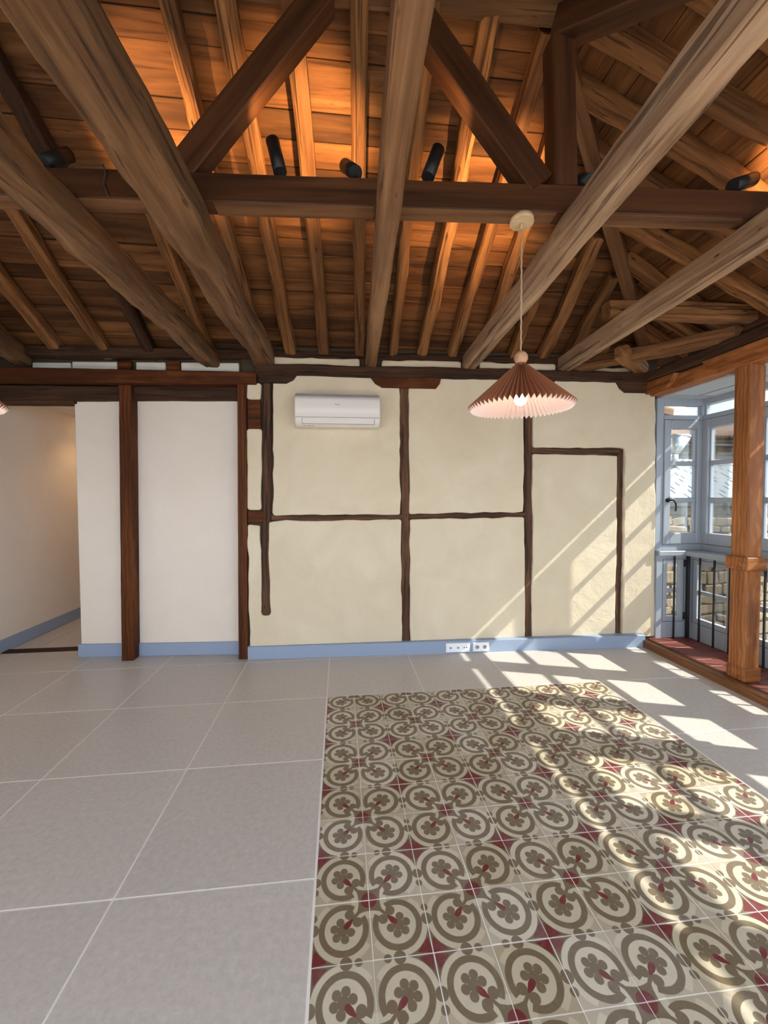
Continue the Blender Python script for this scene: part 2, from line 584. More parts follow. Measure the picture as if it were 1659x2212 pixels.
def box(name, lo, hi, mat, parent=None, b=0.004, axes=None, origin=None):
    """box between lo and hi given in the frame (origin, axes)"""
    lo, hi = V(lo), V(hi)
    c = (lo + hi) / 2
    s = hi - lo
    vs_, fs = cbox_geo(abs(s.x), abs(s.y), abs(s.z), b)
    if axes:
        x, y, z = axes
        cw = V(origin) + x * c.x + y * c.y + z * c.z
        mw = mw_of(cw, x, y, z)
    else:
        mw = Matrix.Translation(c)
    return mesh_obj(name, vs_, fs, mat, mw, parent)


def cyl(name, p0, p1, r0, mat, parent=None, r1=None, seg=20, smooth=True, cap=True):
    p0, p1 = V(p0), V(p1)
    r1 = r0 if r1 is None else r1
    ax = p1 - p0
    L = ax.length
    z = ax.normalized()
    h = V((1, 0, 0)) if abs(z.x) < 0.8 else V((0, 1, 0))
    x = (h - z * h.dot(z)).normalized()
    y = z.cross(x)
    vs_, fs = [], []
    for k, (zz, r) in enumerate(((-L / 2, r0), (L / 2, r1))):
        for i in range(seg):
            a = 2 * math.pi * i / seg
            vs_.append((r * math.cos(a), r * math.sin(a), zz))
    for i in range(seg):
        j = (i + 1) % seg
        fs.append((i, j, seg + j, seg + i))
    if cap:
        fs.append(tuple(range(seg - 1, -1, -1)))
        fs.append(tuple(range(seg, 2 * seg)))
    o = mesh_obj(name, vs_, fs, mat, mw_of((p0 + p1) / 2, x, y, z), parent)
    if smooth:
        for p in o.data.polygons:
            p.use_smooth = len(p.vertices) == 4
    return o


def lathe(name, prof, loc, mat, parent=None, seg=32, smooth=True):
    vs_, fs = [], []
    for (r, z) in prof:
        for i in range(seg):
            a = 2 * math.pi * i / seg
            vs_.append((r * math.cos(a), r * math.sin(a), z))
    for k in range(len(prof) - 1):
        for i in range(seg):
            j = (i + 1) % seg
            fs.append((k * seg + i, k * seg + j, (k + 1) * seg + j, (k + 1) * seg + i))
    fs.append(tuple(range(seg)))
    fs.append(tuple(range((len(prof) - 1) * seg, len(prof) * seg)))
    o = mesh_obj(name, vs_, fs, mat, Matrix.Translation(V(loc)), parent)
    if smooth:
        for p in o.data.polygons:
            p.use_smooth = len(p.vertices) == 4
    return o


def tube(name, pts, r, mat, parent=None, seg=8):
    pts = [V(p) for p in pts]
    vs_, fs = [], []
    c0 = pts[0]
    for i, p in enumerate(pts):
        t = (pts[min(i + 1, len(pts) - 1)] - pts[max(i - 1, 0)]).normalized()
        h = V((0, 0, 1)) if abs(t.z) < 0.9 else V((1, 0, 0))
        x = (h - t * h.dot(t)).normalized()
        y = t.cross(x)
        for k in range(seg):
            a = 2 * math.pi * k / seg
            vs_.append(p - c0 + x * r * math.cos(a) + y * r * math.sin(a))
    for i in range(len(pts) - 1):
        for k in range(seg):
            a, b = i * seg + k, i * seg + (k + 1) % seg
            fs.append((a, b, b + seg, a + seg))
    fs.append(tuple(range(seg)))
    fs.append(tuple(range((len(pts) - 1) * seg, len(pts) * seg)))
    return mesh_obj(name, vs_, fs, mat, Matrix.Translation(c0), parent, True)


def quad(name, pts, mat, thick, parent=None, kind='structure'):
    """thick slab below a polygon: pts counter-clockwise seen from the side of the visible face"""
    pts = [V(p) for p in pts]
    n = (pts[1] - pts[0]).cross(pts[-1] - pts[0]).normalized()
    k = len(pts)
    vs_ = [p for p in pts] + [p - n * thick for p in pts]
    fs = [tuple(range(k)), tuple(range(2 * k - 1, k - 1, -1))] + [(i, (i + 1) % k, k + (i + 1) % k, k + i) for i in range(k)]
    o = mesh_obj(name, vs_, fs, mat, None, parent)
    if parent is None and kind:
        o['kind'] = kind
    return o


# ================================================================== SETTING: floor
flo = quad('floor', [(-3.4, -1.3, -0.0012), (3.2, -1.3, -0.0012), (3.2, 4.3, -0.0012), (-3.4, 4.3, -0.0012)], M['grout'], 0.2)
RX0, RX1, RY1 = -0.107, 2.104, 3.070


def floor_tile(x0, x1, y0, y1, nm='floor_tile', mat=None, top=0.0):
    j = 0.003
    if x1 - x0 < 0.01 or y1 - y0 < 0.01:
        return
    box(nm, (x0 + j, y0 + j, top - 0.02), (x1 - j, y1 - j, top), mat or M['tile'], flo, 0.0015)


gx = [-3.34] + [-0.108 + 0.749 * k for k in range(-4, 6) if -3.34 < -0.108 + 0.749 * k < 3.0] + [3.04]
gy = [-1.2] + [3.812 - 0.7436 * k for k in range(7, -1, -1) if 3.812 - 0.7436 * k > -1.2] + [4.32]
for a in range(len(gx) - 1):
    for b in range(len(gy) - 1):
        x0, x1, y0, y1 = gx[a], gx[a + 1], gy[b], gy[b + 1]
        if y0 > 3.05 or x1 < RX0 + 0.02:
            floor_tile(x0, x1, max(y0, RY1) if (y0 > 3.0 and x1 > RX0 + 0.02) else y0, y1)
        elif x1 > RX1 + 0.1:
            floor_tile(RX1 if x0 < RX1 + 0.1 else x0, x1, y0, y1)

# patterned cement tiles
tv, tf = cbox_geo(0.1972, 0.1972, 0.02, 0.001)
proto = None
for i in range(11):
    for j in range(-1, 17):
        cx, cy = -0.1026 + 0.2 * i + 0.1, 2.8723 - 0.2 * j - 0.1
        sx = -1 if i % 2 == 0 else 1          # side of the star corner
        sy = 1 if j % 2 == 0 else -1
        ang = {(-1, -1): 0, (1, -1): 90, (1, 1): 180, (-1, 1): 270}[(sx, sy)]
        mw = Matrix.Translation((cx + random.uniform(-.0006, .0006), cy + random.uniform(-.0006, .0006), -0.0102 + random.uniform(-.0004, .0004))) @ Matrix.Rotation(math.radians(ang), 4, 'Z')
        if proto is None:
            proto = mesh_obj('patterned_tile', tv, tf, M['cement'], mw, flo)
        else:
            o = bpy.data.objects.new('patterned_tile', proto.data)
            place(o, mw, flo)

# ================================================================== SETTING: back wall
WY = lambda x: 3.885 - 0.022 * x
wax = (V((1, -0.022, 0)).normalized(), V((0.022, 1, 0)).normalized(), V((0, 0, 1)))
WO = (0, 3.885, 0)
wb = box('wall_back', (-0.9, 0.035, 0), (3.22, 0.25, 2.93), M['backing'], None, 0.002, wax, WO)
tag(wb, kind='structure')


def panel(name, outline, mat, parent, depth=0.0, thick=0.035, jit=0.008, r=0.03, step=0.07, lip=0.011):
    """plaster infill: irregular outline in wall (x, z), rounded edges, proud of the timbers"""
    # round corners
    pts = []
    k = len(outline)
    for i in range(k):
        p, q, s_ = V((*outline[i - 1], 0)), V((*outline[i], 0)), V((*outline[(i + 1) % k], 0))
        a, b = (p - q), (s_ - q)
        rr = min(r, a.length * 0.4, b.length * 0.4)
        a, b = q + a.normalized() * rr, q + b.normalized() * rr
        for t in (0, 0.25, 0.5, 0.75, 1):
            pts.append((a * (1 - t) ** 2 + q * 2 * t * (1 - t) + b * t * t))
    dense = []
    for i in range(len(pts)):
        p, q = pts[i], pts[(i + 1) % len(pts)]
        m = max(1, int((q - p).length / step))
        for t in range(m):
            dense.append(p.lerp(q, t / m))
    sd = random.uniform(0, 100)
    cen = sum(dense, V((0, 0, 0))) / len(dense)
    nrm = []
    for i in range(len(dense)):
        t = (dense[(i + 1) % len(dense)] - dense[i - 1]).normalized()
        nrm.append(V((-t.y, t.x, 0)))
    area = sum(dense[i].x * dense[(i + 1) % len(dense)].y - dense[(i + 1) % len(dense)].x * dense[i].y for i in range(len(dense)))
    sg = 1 if area > 0 else -1        # inward normal
    rings = []
    for (ins, dp) in ((0.0, thick), (0.0, 0.6 * lip), (0.35 * lip, 0.2 * lip), (lip, 0.0)):
        ring = []
        for p, nn in zip(dense, nrm):
            jj = jit * 1.5 * noise.noise(V((p.x * 7, p.y * 7, sd))) + jit * 0.6 * noise.noise(V((p.x * 30, p.y * 30, sd)))
            q = p + nn * sg * (ins + jj + 0.003)
            ring.append((q.x - cen.x, depth + dp, q.y - cen.y))
        rings.append(ring)
    vs_ = [p for rg in rings for p in rg]
    m = len(dense)
    fs = []
    for k2 in range(3):
        for i in range(m):
            j = (i + 1) % m
            fs.append((k2 * m + i, k2 * m + j, (k2 + 1) * m + j, (k2 + 1) * m + i))
    fs.append(tuple(range(3 * m, 4 * m)))
    cw = V(WO) + wax[0] * cen.x + wax[2] * cen.y
    o = mesh_obj(name, vs_, fs, mat, mw_of(cw, *wax), parent)
    for p in o.data.polygons:
        p.use_smooth = len(p.vertices) == 4
    return o


panel('plaster_panel', [(-0.622, 1.347), (0.583, 1.347), (0.578, 2.66), (-0.618, 2.66)], M['cream'], wb)
panel('plaster_panel', [(0.664, 1.352), (1.812, 1.362), (1.806, 2.66), (0.662, 2.66)], M['cream'], wb)
panel('plaster_panel', [(-0.672, 1.300), (0.588, 1.302), (0.598, 0.08), (-0.862, 0.08), (-0.862, 1.27), (-0.738, 1.27), (-0.738, 0.41), (-0.664, 0.41)], M['cream'], wb)
panel('plaster_panel', [(0.666, 1.305), (1.818, 1.318), (1.836, 0.08), (0.668, 0.08)], M['cream'], wb)
panel('plaster_panel', [(1.89, 1.998), (2.850, 1.998), (2.850, 0.08), (3.205, 0.08), (3.17, 2.66), (1.886, 2.66)], M['cream'], wb, depth=-0.012, thick=0.05)
panel('plaster_panel', [(1.900, 0.08), (2.786, 0.08), (2.786, 1.932), (1.894, 1.942)], M['cream'], wb)
panel('plaster_panel', [(-0.858, 1.402), (-0.733, 1.402), (-0.712, 2.155), (-0.852, 2.155)], M['cream'], wb, jit=0.006)
panel('plaster_panel', [(-0.85, 2.425), (-0.72, 2.425), (-0.712, 2.58), (-0.846, 2.58)], M['cream'], wb, jit=0.006)
panel('plaster_strip', [(-0.70, 2.735), (0.20, 2.735), (0.20, 2.825), (-0.70, 2.825)], M['cream'], wb, depth=0.0)
panel('plaster_strip', [(0.40, 2.735), (1.18, 2.735), (1.18, 2.825), (0.40, 2.825)], M['cream'], wb, depth=0.0)
panel('plaster_strip', [(1.36, 2.735), (1.72, 2.735), (1.72, 2.825), (1.36, 2.825)], M['cream'], wb, depth=0.0)
panel('plaster_strip', [(1.80, 2.735), (2.12, 2.735), (2.12, 2.825), (1.80, 2.825)], M['cream'], wb, depth=0.0)
panel('plaster_strip', [(2.30, 2.735), (3.05, 2.735), (3.05, 2.80), (2.30, 2.80)], M['cream'], wb, depth=0.0)


def wall_pt(x, z, d):
    return V(WO) + wax[0] * x + wax[1] * d + wax[2] * z


def wtimber(name, a, b, w, mat, d=0.03, th=0.07, **kw):
    """timber set in the back wall; its face lies just behind the plaster"""
    return timber(name, wall_pt(a[0], a[1], d), wall_pt(b[0], b[1], d), th, w, mat, wb, up=kw.pop('up', (0, 0, 1)) if abs(b[0] - a[0]) > abs(b[1] - a[1]) else (1, 0, 0), **kw)


wt = dict(rough=0.006, ch=0.010)
wtimber('timber_post', (-0.70, 0.405), (-0.660, 2.66), 0.075, M['halftimber'], d=0.040, **wt)
wtimber('timber_post', (0.632, 0.09), (0.622, 2.60), 0.082, M['halftimber'], d=0.040, **wt)
wtimber('timber_post', (1.866, 0.09), (1.849, 2.66), 0.074, M['halftimber'], d=0.040, **wt)
wtimber('timber_post', (2.815, 0.10), (2.815, 1.985), 0.066, M['halftimber'], d=0.044, **wt)
wtimber('timber_rail', (-0.64, 1.323), (0.60, 1.324), 0.052, M['halftimber'], d=0.042, **wt)
wtimber('timber_rail', (0.66, 1.328), (1.83, 1.340), 0.052, M['halftimber'], d=0.042, **wt)
wtimber('timber_rail', (1.88, 1.970), (2.80, 1.966), 0.060, M['halftimber'], d=0.042, **wt)
wtimber('timber_block', (-0.84, 2.29), (-0.722, 2.29), 0.26, M['stained'], d=0.035, rough=0.002)
wtimber('timber_block', (-0.85, 1.336), (-0.70, 1.336), 0.118, M['stained'], d=0.035, rough=0.002)
# corbels under the plate: bolster shapes with cut ends


def corbel(x0, x1, z0, z1, cut0, cut1, d0, d1, mat, parent=wb, name='corbel', org=WO, axes=wax):
    xm, zm = (x0 + x1) / 2, (z0 + z1) / 2
    prof = [(x0, z1), (x0 + cut0 * 0.45, z0 + (z1 - z0) * 0.35), (x0 + cut0, z0), (x1 - cut1, z0), (x1 - cut1 * 0.35, z0 + (z1 - z0) * 0.4), (x1, z1)]
    vs_ = []
    for d in (d0, d1):
        vs_ += [(p[0] - xm, d, p[1] - zm) for p in prof]
    k = len(prof)
    fs = [tuple(range(k)), tuple(range(2 * k - 1, k - 1, -1))] + [(i, (i + 1) % k, k + (i + 1) % k, k + i) for i in range(k)]
    cw = V(org) + axes[0] * xm + axes[2] * zm
    return mesh_obj(name, vs_, fs, mat, mw_of(cw, *axes), parent)


corbel(0.29, 0.975, 2.553, 2.655, 0.12, 0.05, -0.025, 0.06, M['stained'])
corbel(-0.74, -0.385, 2.575, 2.655, 0.01, 0.10, -0.02, 0.06, M['old_dark'])
corbel(2.73, 3.16, 2.548, 2.665, 0.10, 0.002, -0.03, 0.06, M['old_dark'])
corbel(1.60, 2.12, 2.585, 2.655, 0.12, 0.12, -0.015, 0.06, M['old_dark'])
# wall plates
plate = timber('wall_plate', wall_pt(-0.75, 2.696, 0.04), wall_pt(3.16, 2.702, 0.02), 0.16, 0.098, M['old_dark'], None, rough=0.005)
tag(plate, 'dark weathered wall plate running above the cream plaster and the air conditioner', 'beam')
plate2 = timber('eaves_plate', wall_pt(-0.72, 2.855, 0.085), wall_pt(3.1, 2.862, 0.085), 0.14, 0.075, M['old_dark'], None, rough=0.006)
tag(plate2, 'rough dark eaves plate carrying the rafter feet above the cream plaster', 'beam')

# skirting of the back wall
BY = lambda x: 3.853 - 0.0365 * x
bv, bf = [], []
for x in (-0.868, 3.045):
    for (y, z) in ((BY(x), 0.0), (BY(x), 0.114), (BY(x) + 0.004, 0.119), (WY(x) + 0.03, 0.122), (WY(x) + 0.03, 0.0)):
        bv.append((x, y, z))
bf = [(0, 1, 2, 3, 4), (9, 8, 7, 6, 5)] + [(i, (i + 1) % 5, 5 + (i + 1) % 5, 5 + i) for i in range(5)]
tag(mesh_obj('baseboard_back', bv, bf, M['base']), kind='structure')

# ================================================================== SETTING: left part of the back wall and corridor
lp0, ldir = V((-2.476, 4.150, 0)), V((1, -0.0725, 0)).normalized()
lax = (ldir, V((-ldir.y, ldir.x, 0)), V((0, 0, 1)))
wl = box('wall_back_left', (0.0, 0.0, 0), (1.56, 0.22, 2.445), M['white'], None, 0.006, lax, lp0)
tag(wl, kind='structure')
wl2 = box('wall_upper', (-1.0, -0.06, 2.60), (1.66, 0.2, 3.0), M['backing'], None, 0.002, lax, lp0)
tag(wl2, kind='structure')
for (a, b) in ((-0.31, 0.03), (0.045, 0.46), (0.62, 0.89), (1.03, 1.56)):
    box('plaster_strip', (a, -0.085, 2.645), (b, -0.05, 2.775 if a > 0 else 2.765), M['infill'], wl2, 0.012, lax, lp0)
for a in (0.46, 0.90):
    box('timber_block', (a, -0.10, 2.64), (a + 0.125, -0.05, 2.785), M['stained'], wl2, 0.006, lax, lp0)
tag(box('baseboard_left', (-0.02, -0.016, 0), (1.56, 0.0, 0.125), M['base'], None, 0.003, lax, lp0), kind='structure')

lint = timber('lintel_beam', (-3.35, 3.965, 2.60), (-0.755, 3.945, 2.618), 0.11, 0.118, M['stained'], None, rough=0.0015, ch=0.006, smooth=False)
tag(lint, 'long brown-stained lintel beam over the white panels and the corridor opening', 'beam')
rec = timber('recessed_beam', (-3.35, 4.19, 2.49), (-0.80, 4.075, 2.505), 0.16, 0.135, M['old_dark'], None, rough=0.003)
tag(rec, 'dark old beam set back in shadow below the stained lintel', 'beam')
soff = timber('opening_header', (-3.36, 4.22, 2.42), (-2.45, 4.18, 2.42), 0.16, 0.03, M['old_dark'], None, rough=0.002)
tag(soff, 'thin dark board along the top of the corridor opening', 'board')
pl3 = timber('eaves_plate', (-3.36, 4.03, 2.83), (-0.72, 3.975, 2.845), 0.13, 0.085, M['old_dark'], None, rough=0.008)
tag(pl3, 'rough dark eaves plate above the white infill blocks and stained lintel', 'beam')

p1 = empty('timber_post', (-1.975, 4.05, 0))
timber('shaft', (-1.980, 4.052, 0.0), (-1.948, 4.052, 2.55), 0.108, 0.128, M['stained'], p1, up=(0, 1, 0), rough=0.001, ch=0.006, smooth=False)
tag(p1, 'brown-stained square post standing between the two white wall panels', 'post')
p2 = empty('timber_post', (-0.91, 3.965, 0))
timber('shaft', (-0.915, 3.972, 0.0), (-0.888, 3.972, 2.56), 0.082, 0.15, M['stained'], p2, up=(0, 1, 0), rough=0.001, ch=0.006, smooth=False)
tag(p2, 'narrow brown-stained post where white panel meets the cream plaster wall', 'post')

tag(box('wall_left', (-3.55, -1.3, 0), (-3.335, 6.6, 2.75), M['white'], None, 0.002), kind='structure')
tag(box('wall_left_gable', (-3.55, -1.3, 2.75), (-3.40, 4.3, 4.35), M['backing'], None, 0.002), kind='structure')
tag(box('wall_corridor', (-2.478, 4.30, 0), (-2.35, 6.6, 2.62), M['white'], None, 0.002), kind='structure')
tag(box('wall_corridor_end', (-3.5, 6.55, 0), (-2.3, 6.7, 2.62), M['white'], None, 0.002), kind='structure')
tag(box('ceiling_corridor', (-3.5, 4.28, 2.56), (-2.3, 6.7, 2.68), M['white'], None, 0.002), kind='structure')
tag(box('baseboard_corridor', (-3.336, 3.6, 0), (-3.318, 6.55, 0.125), M['base'], None, 0.003), kind='structure')
fc = box('floor_corridor', (-3.5, 4.30, -0.2), (-2.3, 6.7, -0.006), M['grout'], None, 0.002)
tag(fc, kind='structure')
for (a, b) in ((4.43, 5.15), (5.15, 5.9), (5.9, 6.55)):
    for (c, d) in ((-3.32, -3.07), (-3.07, -2.48)):
        box('floor_tile', (c + .002, a + .002, -0.02), (d - .002, b - .002, 0.0), M['tile'], fc, 0.0015)
tag(box('trim_threshold', (-3.32, 4.335, -0.01), (-2.478, 4.43, 0.006), M['old_dark'], None, 0.004), kind='structure')

# corridor lamp behind the panel
cl = empty('ceiling_light', (-3.02, 5.62, 2.56))
cyl('rim', (-3.02, 5.62, 2.545), (-3.02, 5.62, 2.562), 0.05, M['acwhite'], cl)
cyl('diffuser', (-3.02, 5.62, 2.540), (-3.02, 5.62, 2.548), 0.038, M['bulb'], cl)
tag(cl, 'round recessed downlight in the corridor ceiling', 'lamp')
ll = bpy.data.lights.new('corridor_bulb', 'SPOT')
ll.energy, ll.color, ll.spot_size, ll.spot_blend, ll.shadow_soft_size = 8, (1.0, 0.66, 0.34), 2.2, 0.8, 0.04
lo = bpy.data.objects.new('corridor_bulb', ll)
lo.rotation_euler = (math.radians(-10), math.radians(-14), 0)
place(lo, Matrix.Translation((-3.02, 5.62, 2.53)) @ lo.rotation_euler.to_matrix().to_4x4(), cl)

# ================================================================== SETTING: right side, gallery
XW, XL, SILL = 3.725, 3.57, 0.96
gf = box('floor_gallery', (3.06, -1.3, -0.2), (3.60, 3.85, 0.058), M['mortar'], None, 0.002)
tag(gf, kind='structure')
yy = 3.80
k = 0
while yy > -1.2:
    y0 = max(yy - 0.142, -1.25)
    for (a, b) in ((3.118, 3.335), (3.335, 3.552)):
        box('clay_tile', (a + .002, y0 + .002, 0.045), (b - .002, yy - .002, 0.07), M['terracotta'], gf, 0.002)
    yy -= 0.142
th = empty('trim_1', (3.02, 1.2, 0))
tag(th, kind='structure')
timber('sill_beam', (3.055, -1.25, 0.018), (3.058, 3.76, 0.018), 0.075, 0.075, M['threshold'], th, rough=0.002, ch=0.008, smooth=False)
timber('sill_moulding', (3.045, -1.25, 0.062), (3.048, 3.75, 0.062), 0.055, 0.014, M['threshold'], th, rough=0.001, ch=0.004, smooth=False)
timber('sill_board', (3.10, -1.25, 0.062), (3.10, 3.77, 0.062), 0.05, 0.018, M['stained'], th, rough=0.001, ch=0.003, smooth=False)

cg = box('ceiling_gallery', (3.22, -1.3, 2.502), (3.775, 3.90, 2.56), M['gceil'], None, 0.002)
tag(cg, kind='structure')
box('ceiling_trim', (3.50, -1.2, 2.494), (3.512, 3.70, 2.503), M['frame'], cg, 0.001)
box('ceiling_trim', (3.26, 3.66, 2.494), (3.66, 3.672, 2.503), M['frame'], cg, 0.001)
box('ceiling_trim', (3.14, 3.01, 2.494), (3.66, 3.022, 2.503), M['frame'], cg, 0.001)
tag(box('ceiling_gallery_roof', (3.22, -1.3, 2.56), (3.80, 3.93, 2.62), M['deck'], None, 0.002), kind='structure')

UX, UY, UZ = V((1, 0, 0)), V((0, 1, 0)), V((0, 0, 1))


def window(idx, O, U, Nn, W, jl, jr, hinge=1, handle=True, lj=True, rj=True, lowO=None, lowW=None, ljl=0.1, ljr=0.1, lrows=2):
    """one glazed bay: U runs along it, Nn points into the room; jl/jr: solid width at either end (jamb + stile)"""
    ax = (U, Nn, UZ)
    w = empty('window_%d' % idx, V(O))
    tag(w, kind='structure')
    bx = lambda nm, u0, u1, n0, n1, z0, z1, m='frame', b=0.003, p=None: box(nm, (u0, n0, z0), (u1, n1, z1), M[m], p or w, b, ax, O)
    jm = 0.022
    fr_l, fr_r = jl - 0.075, jr - 0.075
    if lj:
        bx('window_jamb', -0.001, fr_l, -0.05, 0.03, SILL, 2.505)
        bx('transom_bead', fr_l, fr_l + 0.02, -0.02, 0.01, 2.338, 2.442)
    if rj:
        bx('window_jamb', W - fr_r, W + 0.001, -0.05, 0.03, SILL, 2.505)
        bx('transom_bead', W - fr_r - 0.02, W - fr_r, -0.02, 0.01, 2.338, 2.442)
    bx('window_rail', fr_l, W - fr_r, -0.05, 0.03, SILL, 1.025)
    bx('window_rail', fr_l, W - fr_r, -0.05, 0.034, 2.292, 2.338)
    bx('window_rail', fr_l, W - fr_r, -0.05, 0.03, 2.442, 2.505)
    bx('pane', fr_l, W - fr_r, -0.012, -0.006, 2.338, 2.442, 'glass', 0.001)
    c = empty('casement', V(O) + U * fr_l, w)
    u0, u1 = fr_l + 0.003, W - fr_r - 0.003
    bx('stile', u0, u0 + 0.072, -0.03, 0.042, 1.028, 2.289, p=c, b=0.006)
    bx('stile', u1 - 0.072, u1, -0.03, 0.042, 1.028, 2.289, p=c, b=0.006)
    bx('rail', u0 + 0.072, u1 - 0.072, -0.03, 0.042, 1.028, 1.140, p=c, b=0.006)
    bx('rail', u0 + 0.072, u1 - 0.072, -0.03, 0.042, 2.200, 2.289, p=c, b=0.006)
    for (za, zb) in ((1.452, 1.500), (1.828, 1.872)):
        bx('glazing_bar', u0 + 0.07, u1 - 0.07, -0.022, 0.022, za, zb, p=c, b=0.006)
    for (za, zb) in ((1.14, 1.452), (1.50, 1.828), (1.872, 2.20)):
        bx('pane', u0 + 0.07, u1 - 0.07, -0.006, 0.0, za - .004, zb + .004, 'glass', 0.001, c)
        for (ua, ub) in ((u0 + 0.070, u0 + 0.084), (u1 - 0.084, u1 - 0.070)):
            bx('glazing_bead', ua, ub, -0.015, 0.018, za, zb, p=c, b=0.004)
    hu = u1 + 0.004 if hinge > 0 else u0 - 0.004
    for z in (1.17, 1.66, 2.13):
        h = O + U * hu + Nn * 0.046
        cyl('hinge', h + UZ * (z - 0.045), h + UZ * (z + 0.045), 0.008, M['black'], c, seg=10)
    if handle:
        hu = u0 + 0.036 if hinge > 0 else u1 - 0.036
        hp = V(O) + U * hu + Nn * 0.042 + UZ * 1.475
        cyl('handle_rosette', hp, hp + Nn * 0.012, 0.022, M['black'], c)
        sg = 1 if hinge > 0 else -1
        tube('handle_lever', [hp + Nn * 0.01, hp + Nn * 0.045, hp + Nn * 0.055 + U * 0.02 * sg, hp + Nn * 0.055 + U * 0.045 * sg - UZ * 0.03, hp + Nn * 0.055 + U * 0.05 * sg - UZ * 0.075, hp + Nn * 0.055 + U * 0.042 * sg - UZ * 0.11], 0.008, M['black'], c)
    # lower panel
    lo_ = V(lowO)
    lx = lambda nm, u0, u1, n0, n1, z0, z1, m='frame', b=0.003, p=None: box(nm, (u0, n0, z0), (u1, n1, z1), M[m], p or w, b, ax, lo_)
    lx('lower_panel', 0, ljl, -0.03, 0.012, 0.06, SILL - 0.045)
    lx('lower_panel', lowW - ljr, lowW, -0.03, 0.012, 0.06, SILL - 0.045)
    lx('lower_panel', ljl, lowW - ljr, -0.03, 0.012, 0.06, 0.285)
    lx('lower_panel', ljl, lowW - ljr, -0.03, 0.012, 0.83, SILL - 0.045)
    lx('glazing_bar', ljl, lowW - ljr, -0.02, 0.006, 0.53, 0.57)
    for (za, zb) in ((0.285, 0.53), (0.57, 0.83)):
        lx('pane', ljl - .003, lowW - ljr + .003, -0.006, -0.001, za, zb, 'glass', 0.001)
    # thin rebate lines of the opening leaf
    for (a, b, z0, z1) in ((ljl - 0.05, ljl - 0.046, 0.235, 0.878), (lowW - ljr + 0.046, lowW - ljr + 0.05, 0.235, 0.878)):
        lx('rebate', a, b, 0.010, 0.0135, z0, z1, 'black', 0.001)
    for z in (0.235, 0.876):
        lx('rebate', ljl - 0.05, lowW - ljr + 0.05, 0.010, 0.0135, z - 0.002, z + 0.002, 'black', 0.001)
    for z in (0.29, 0.83):
        h = lo_ + U * (lowW - ljr + 0.05) + Nn * 0.018
        cyl('hinge', h + UZ * (z - 0.035), h + UZ * (z + 0.035), 0.009, M['black'], w, seg=10)
    return w


# end bay of the gallery, facing the room
window(1, V((3.195, 3.84, 0)), UX, -UY, 0.53, 0.15, 0.085, hinge=1, lowO=V((3.195, 3.80, 0)), lowW=0.40, ljl=0.118, ljr=0.145)
# outer bays
bounds = [3.84, 3.276, 2.70, 2.125, 1.535, 0.945, 0.355, -0.235, -0.825]
for i in range(len(bounds) - 1):
    a, b = bounds[i], bounds[i + 1]
    W = a - b
    la = min(a, 3.80)
    window(2 + i, V((XW, a, 0)), -UY, -UX, W, 0.11 if i == 0 else (0.0755 if i % 2 else 0.095), 0.095 if i % 2 else 0.0755, hinge=1 if i % 2 else -1, handle=i % 2 == 1, lj=i % 2 == 0, rj=i % 2 == 1, lowO=V((XL, la, 0)), lowW=la - b, ljl=0.105, ljr=0.105)
# sill board round the gallery
gs = empty('window_sill', (3.5, 2.0, 0.9))
tag(gs, 'pale blue-grey sill board running round the gallery at railing height', 'sill')
box('sill_board', (3.49, -1.2, SILL - 0.05), (XW + 0.10, 3.765, SILL), M['frame'], gs, 0.006)
box('sill_board', (3.205, 3.765, SILL - 0.05), (XW + 0.10, 3.93, SILL), M['frame'], gs, 0.006)
# railing
rl = empty('railing', (3.53, 2.0, 0.07))
tag(rl, 'row of thin black iron balusters in front of the low gallery windows', 'railing')
box('baluster', (3.362, 3.752, 0.068), (3.376, 3.766, 0.91), M['black'], rl, 0.001)
box('corner_post', (3.505, 3.745, 0.068), (3.53, 3.77, 0.91), M['black'], rl, 0.001)
yb = 3.627
while yb > -1.1:
    box('baluster', (3.517, yb - 0.007, 0.068), (3.531, yb + 0.007, 0.91), M['black'], rl, 0.001)
    yb -= 0.1545
# beams over the gallery
gb = timber('gallery_beam', (3.17, -1.2, 2.582), (3.17, 3.80, 2.582), 0.13, 0.13, M['orange'], None, rough=0.002, ch=0.008, smooth=False)
tag(gb, 'orange pine beam above the glazed gallery resting on the square post', 'beam')
gp = timber('gallery_wall_plate', (3.12, -1.2, 2.688), (3.12, 3.86, 2.70), 0.17, 0.085, M['old_dark'], None, rough=0.006)
tag(gp, 'dark old wall plate lying on the pine beam above the gallery', 'beam')
gax = (UY, UX, UZ)
c1 = corbel(3.46, 3.83, 2.535, 2.648, 0.10, 0.004, 3.055, 3.11, M['orange'], None, 'corbel', (0, 0, 0), gax)
tag(c1, 'short orange pine corbel at the wall corner under the gallery plate', 'corbel')
c2 = corbel(2.45, 3.17, 2.545, 2.648, 0.14, 0.14, 3.055, 3.11, M['orange'], None, 'corbel', (0, 0, 0), gax)
tag(c2, 'long orange pine corbel on top of the square gallery post', 'corbel')


def gallery_post(y, lab):
    o = empty('gallery_post', (3.17, y, 0.07))
    sh = box('shaft', (3.108, y - 0.068, 0.066), (3.236, y + 0.068, 2.52), M['orange'], o, 0.006)
    # grain along the height
    box('collar', (3.085, y - 0.092, 0.935), (3.258, y + 0.092, 1.04), M['orange'], o, 0.006)
    box('plinth', (3.100, y - 0.078, 0.066), (3.244, y + 0.078, 0.175), M['orange'], o, 0.005)
    regrain(sh)
    return tag(o, lab, 'post')


def regrain(o):
    """turn a box mesh so that its local X runs upwards (grain direction)"""
    R = Matrix.Rotation(math.radians(90), 4, 'Y')
    o.data.transform(R.inverted())
    o.matrix_basis = o.matrix_basis @ R


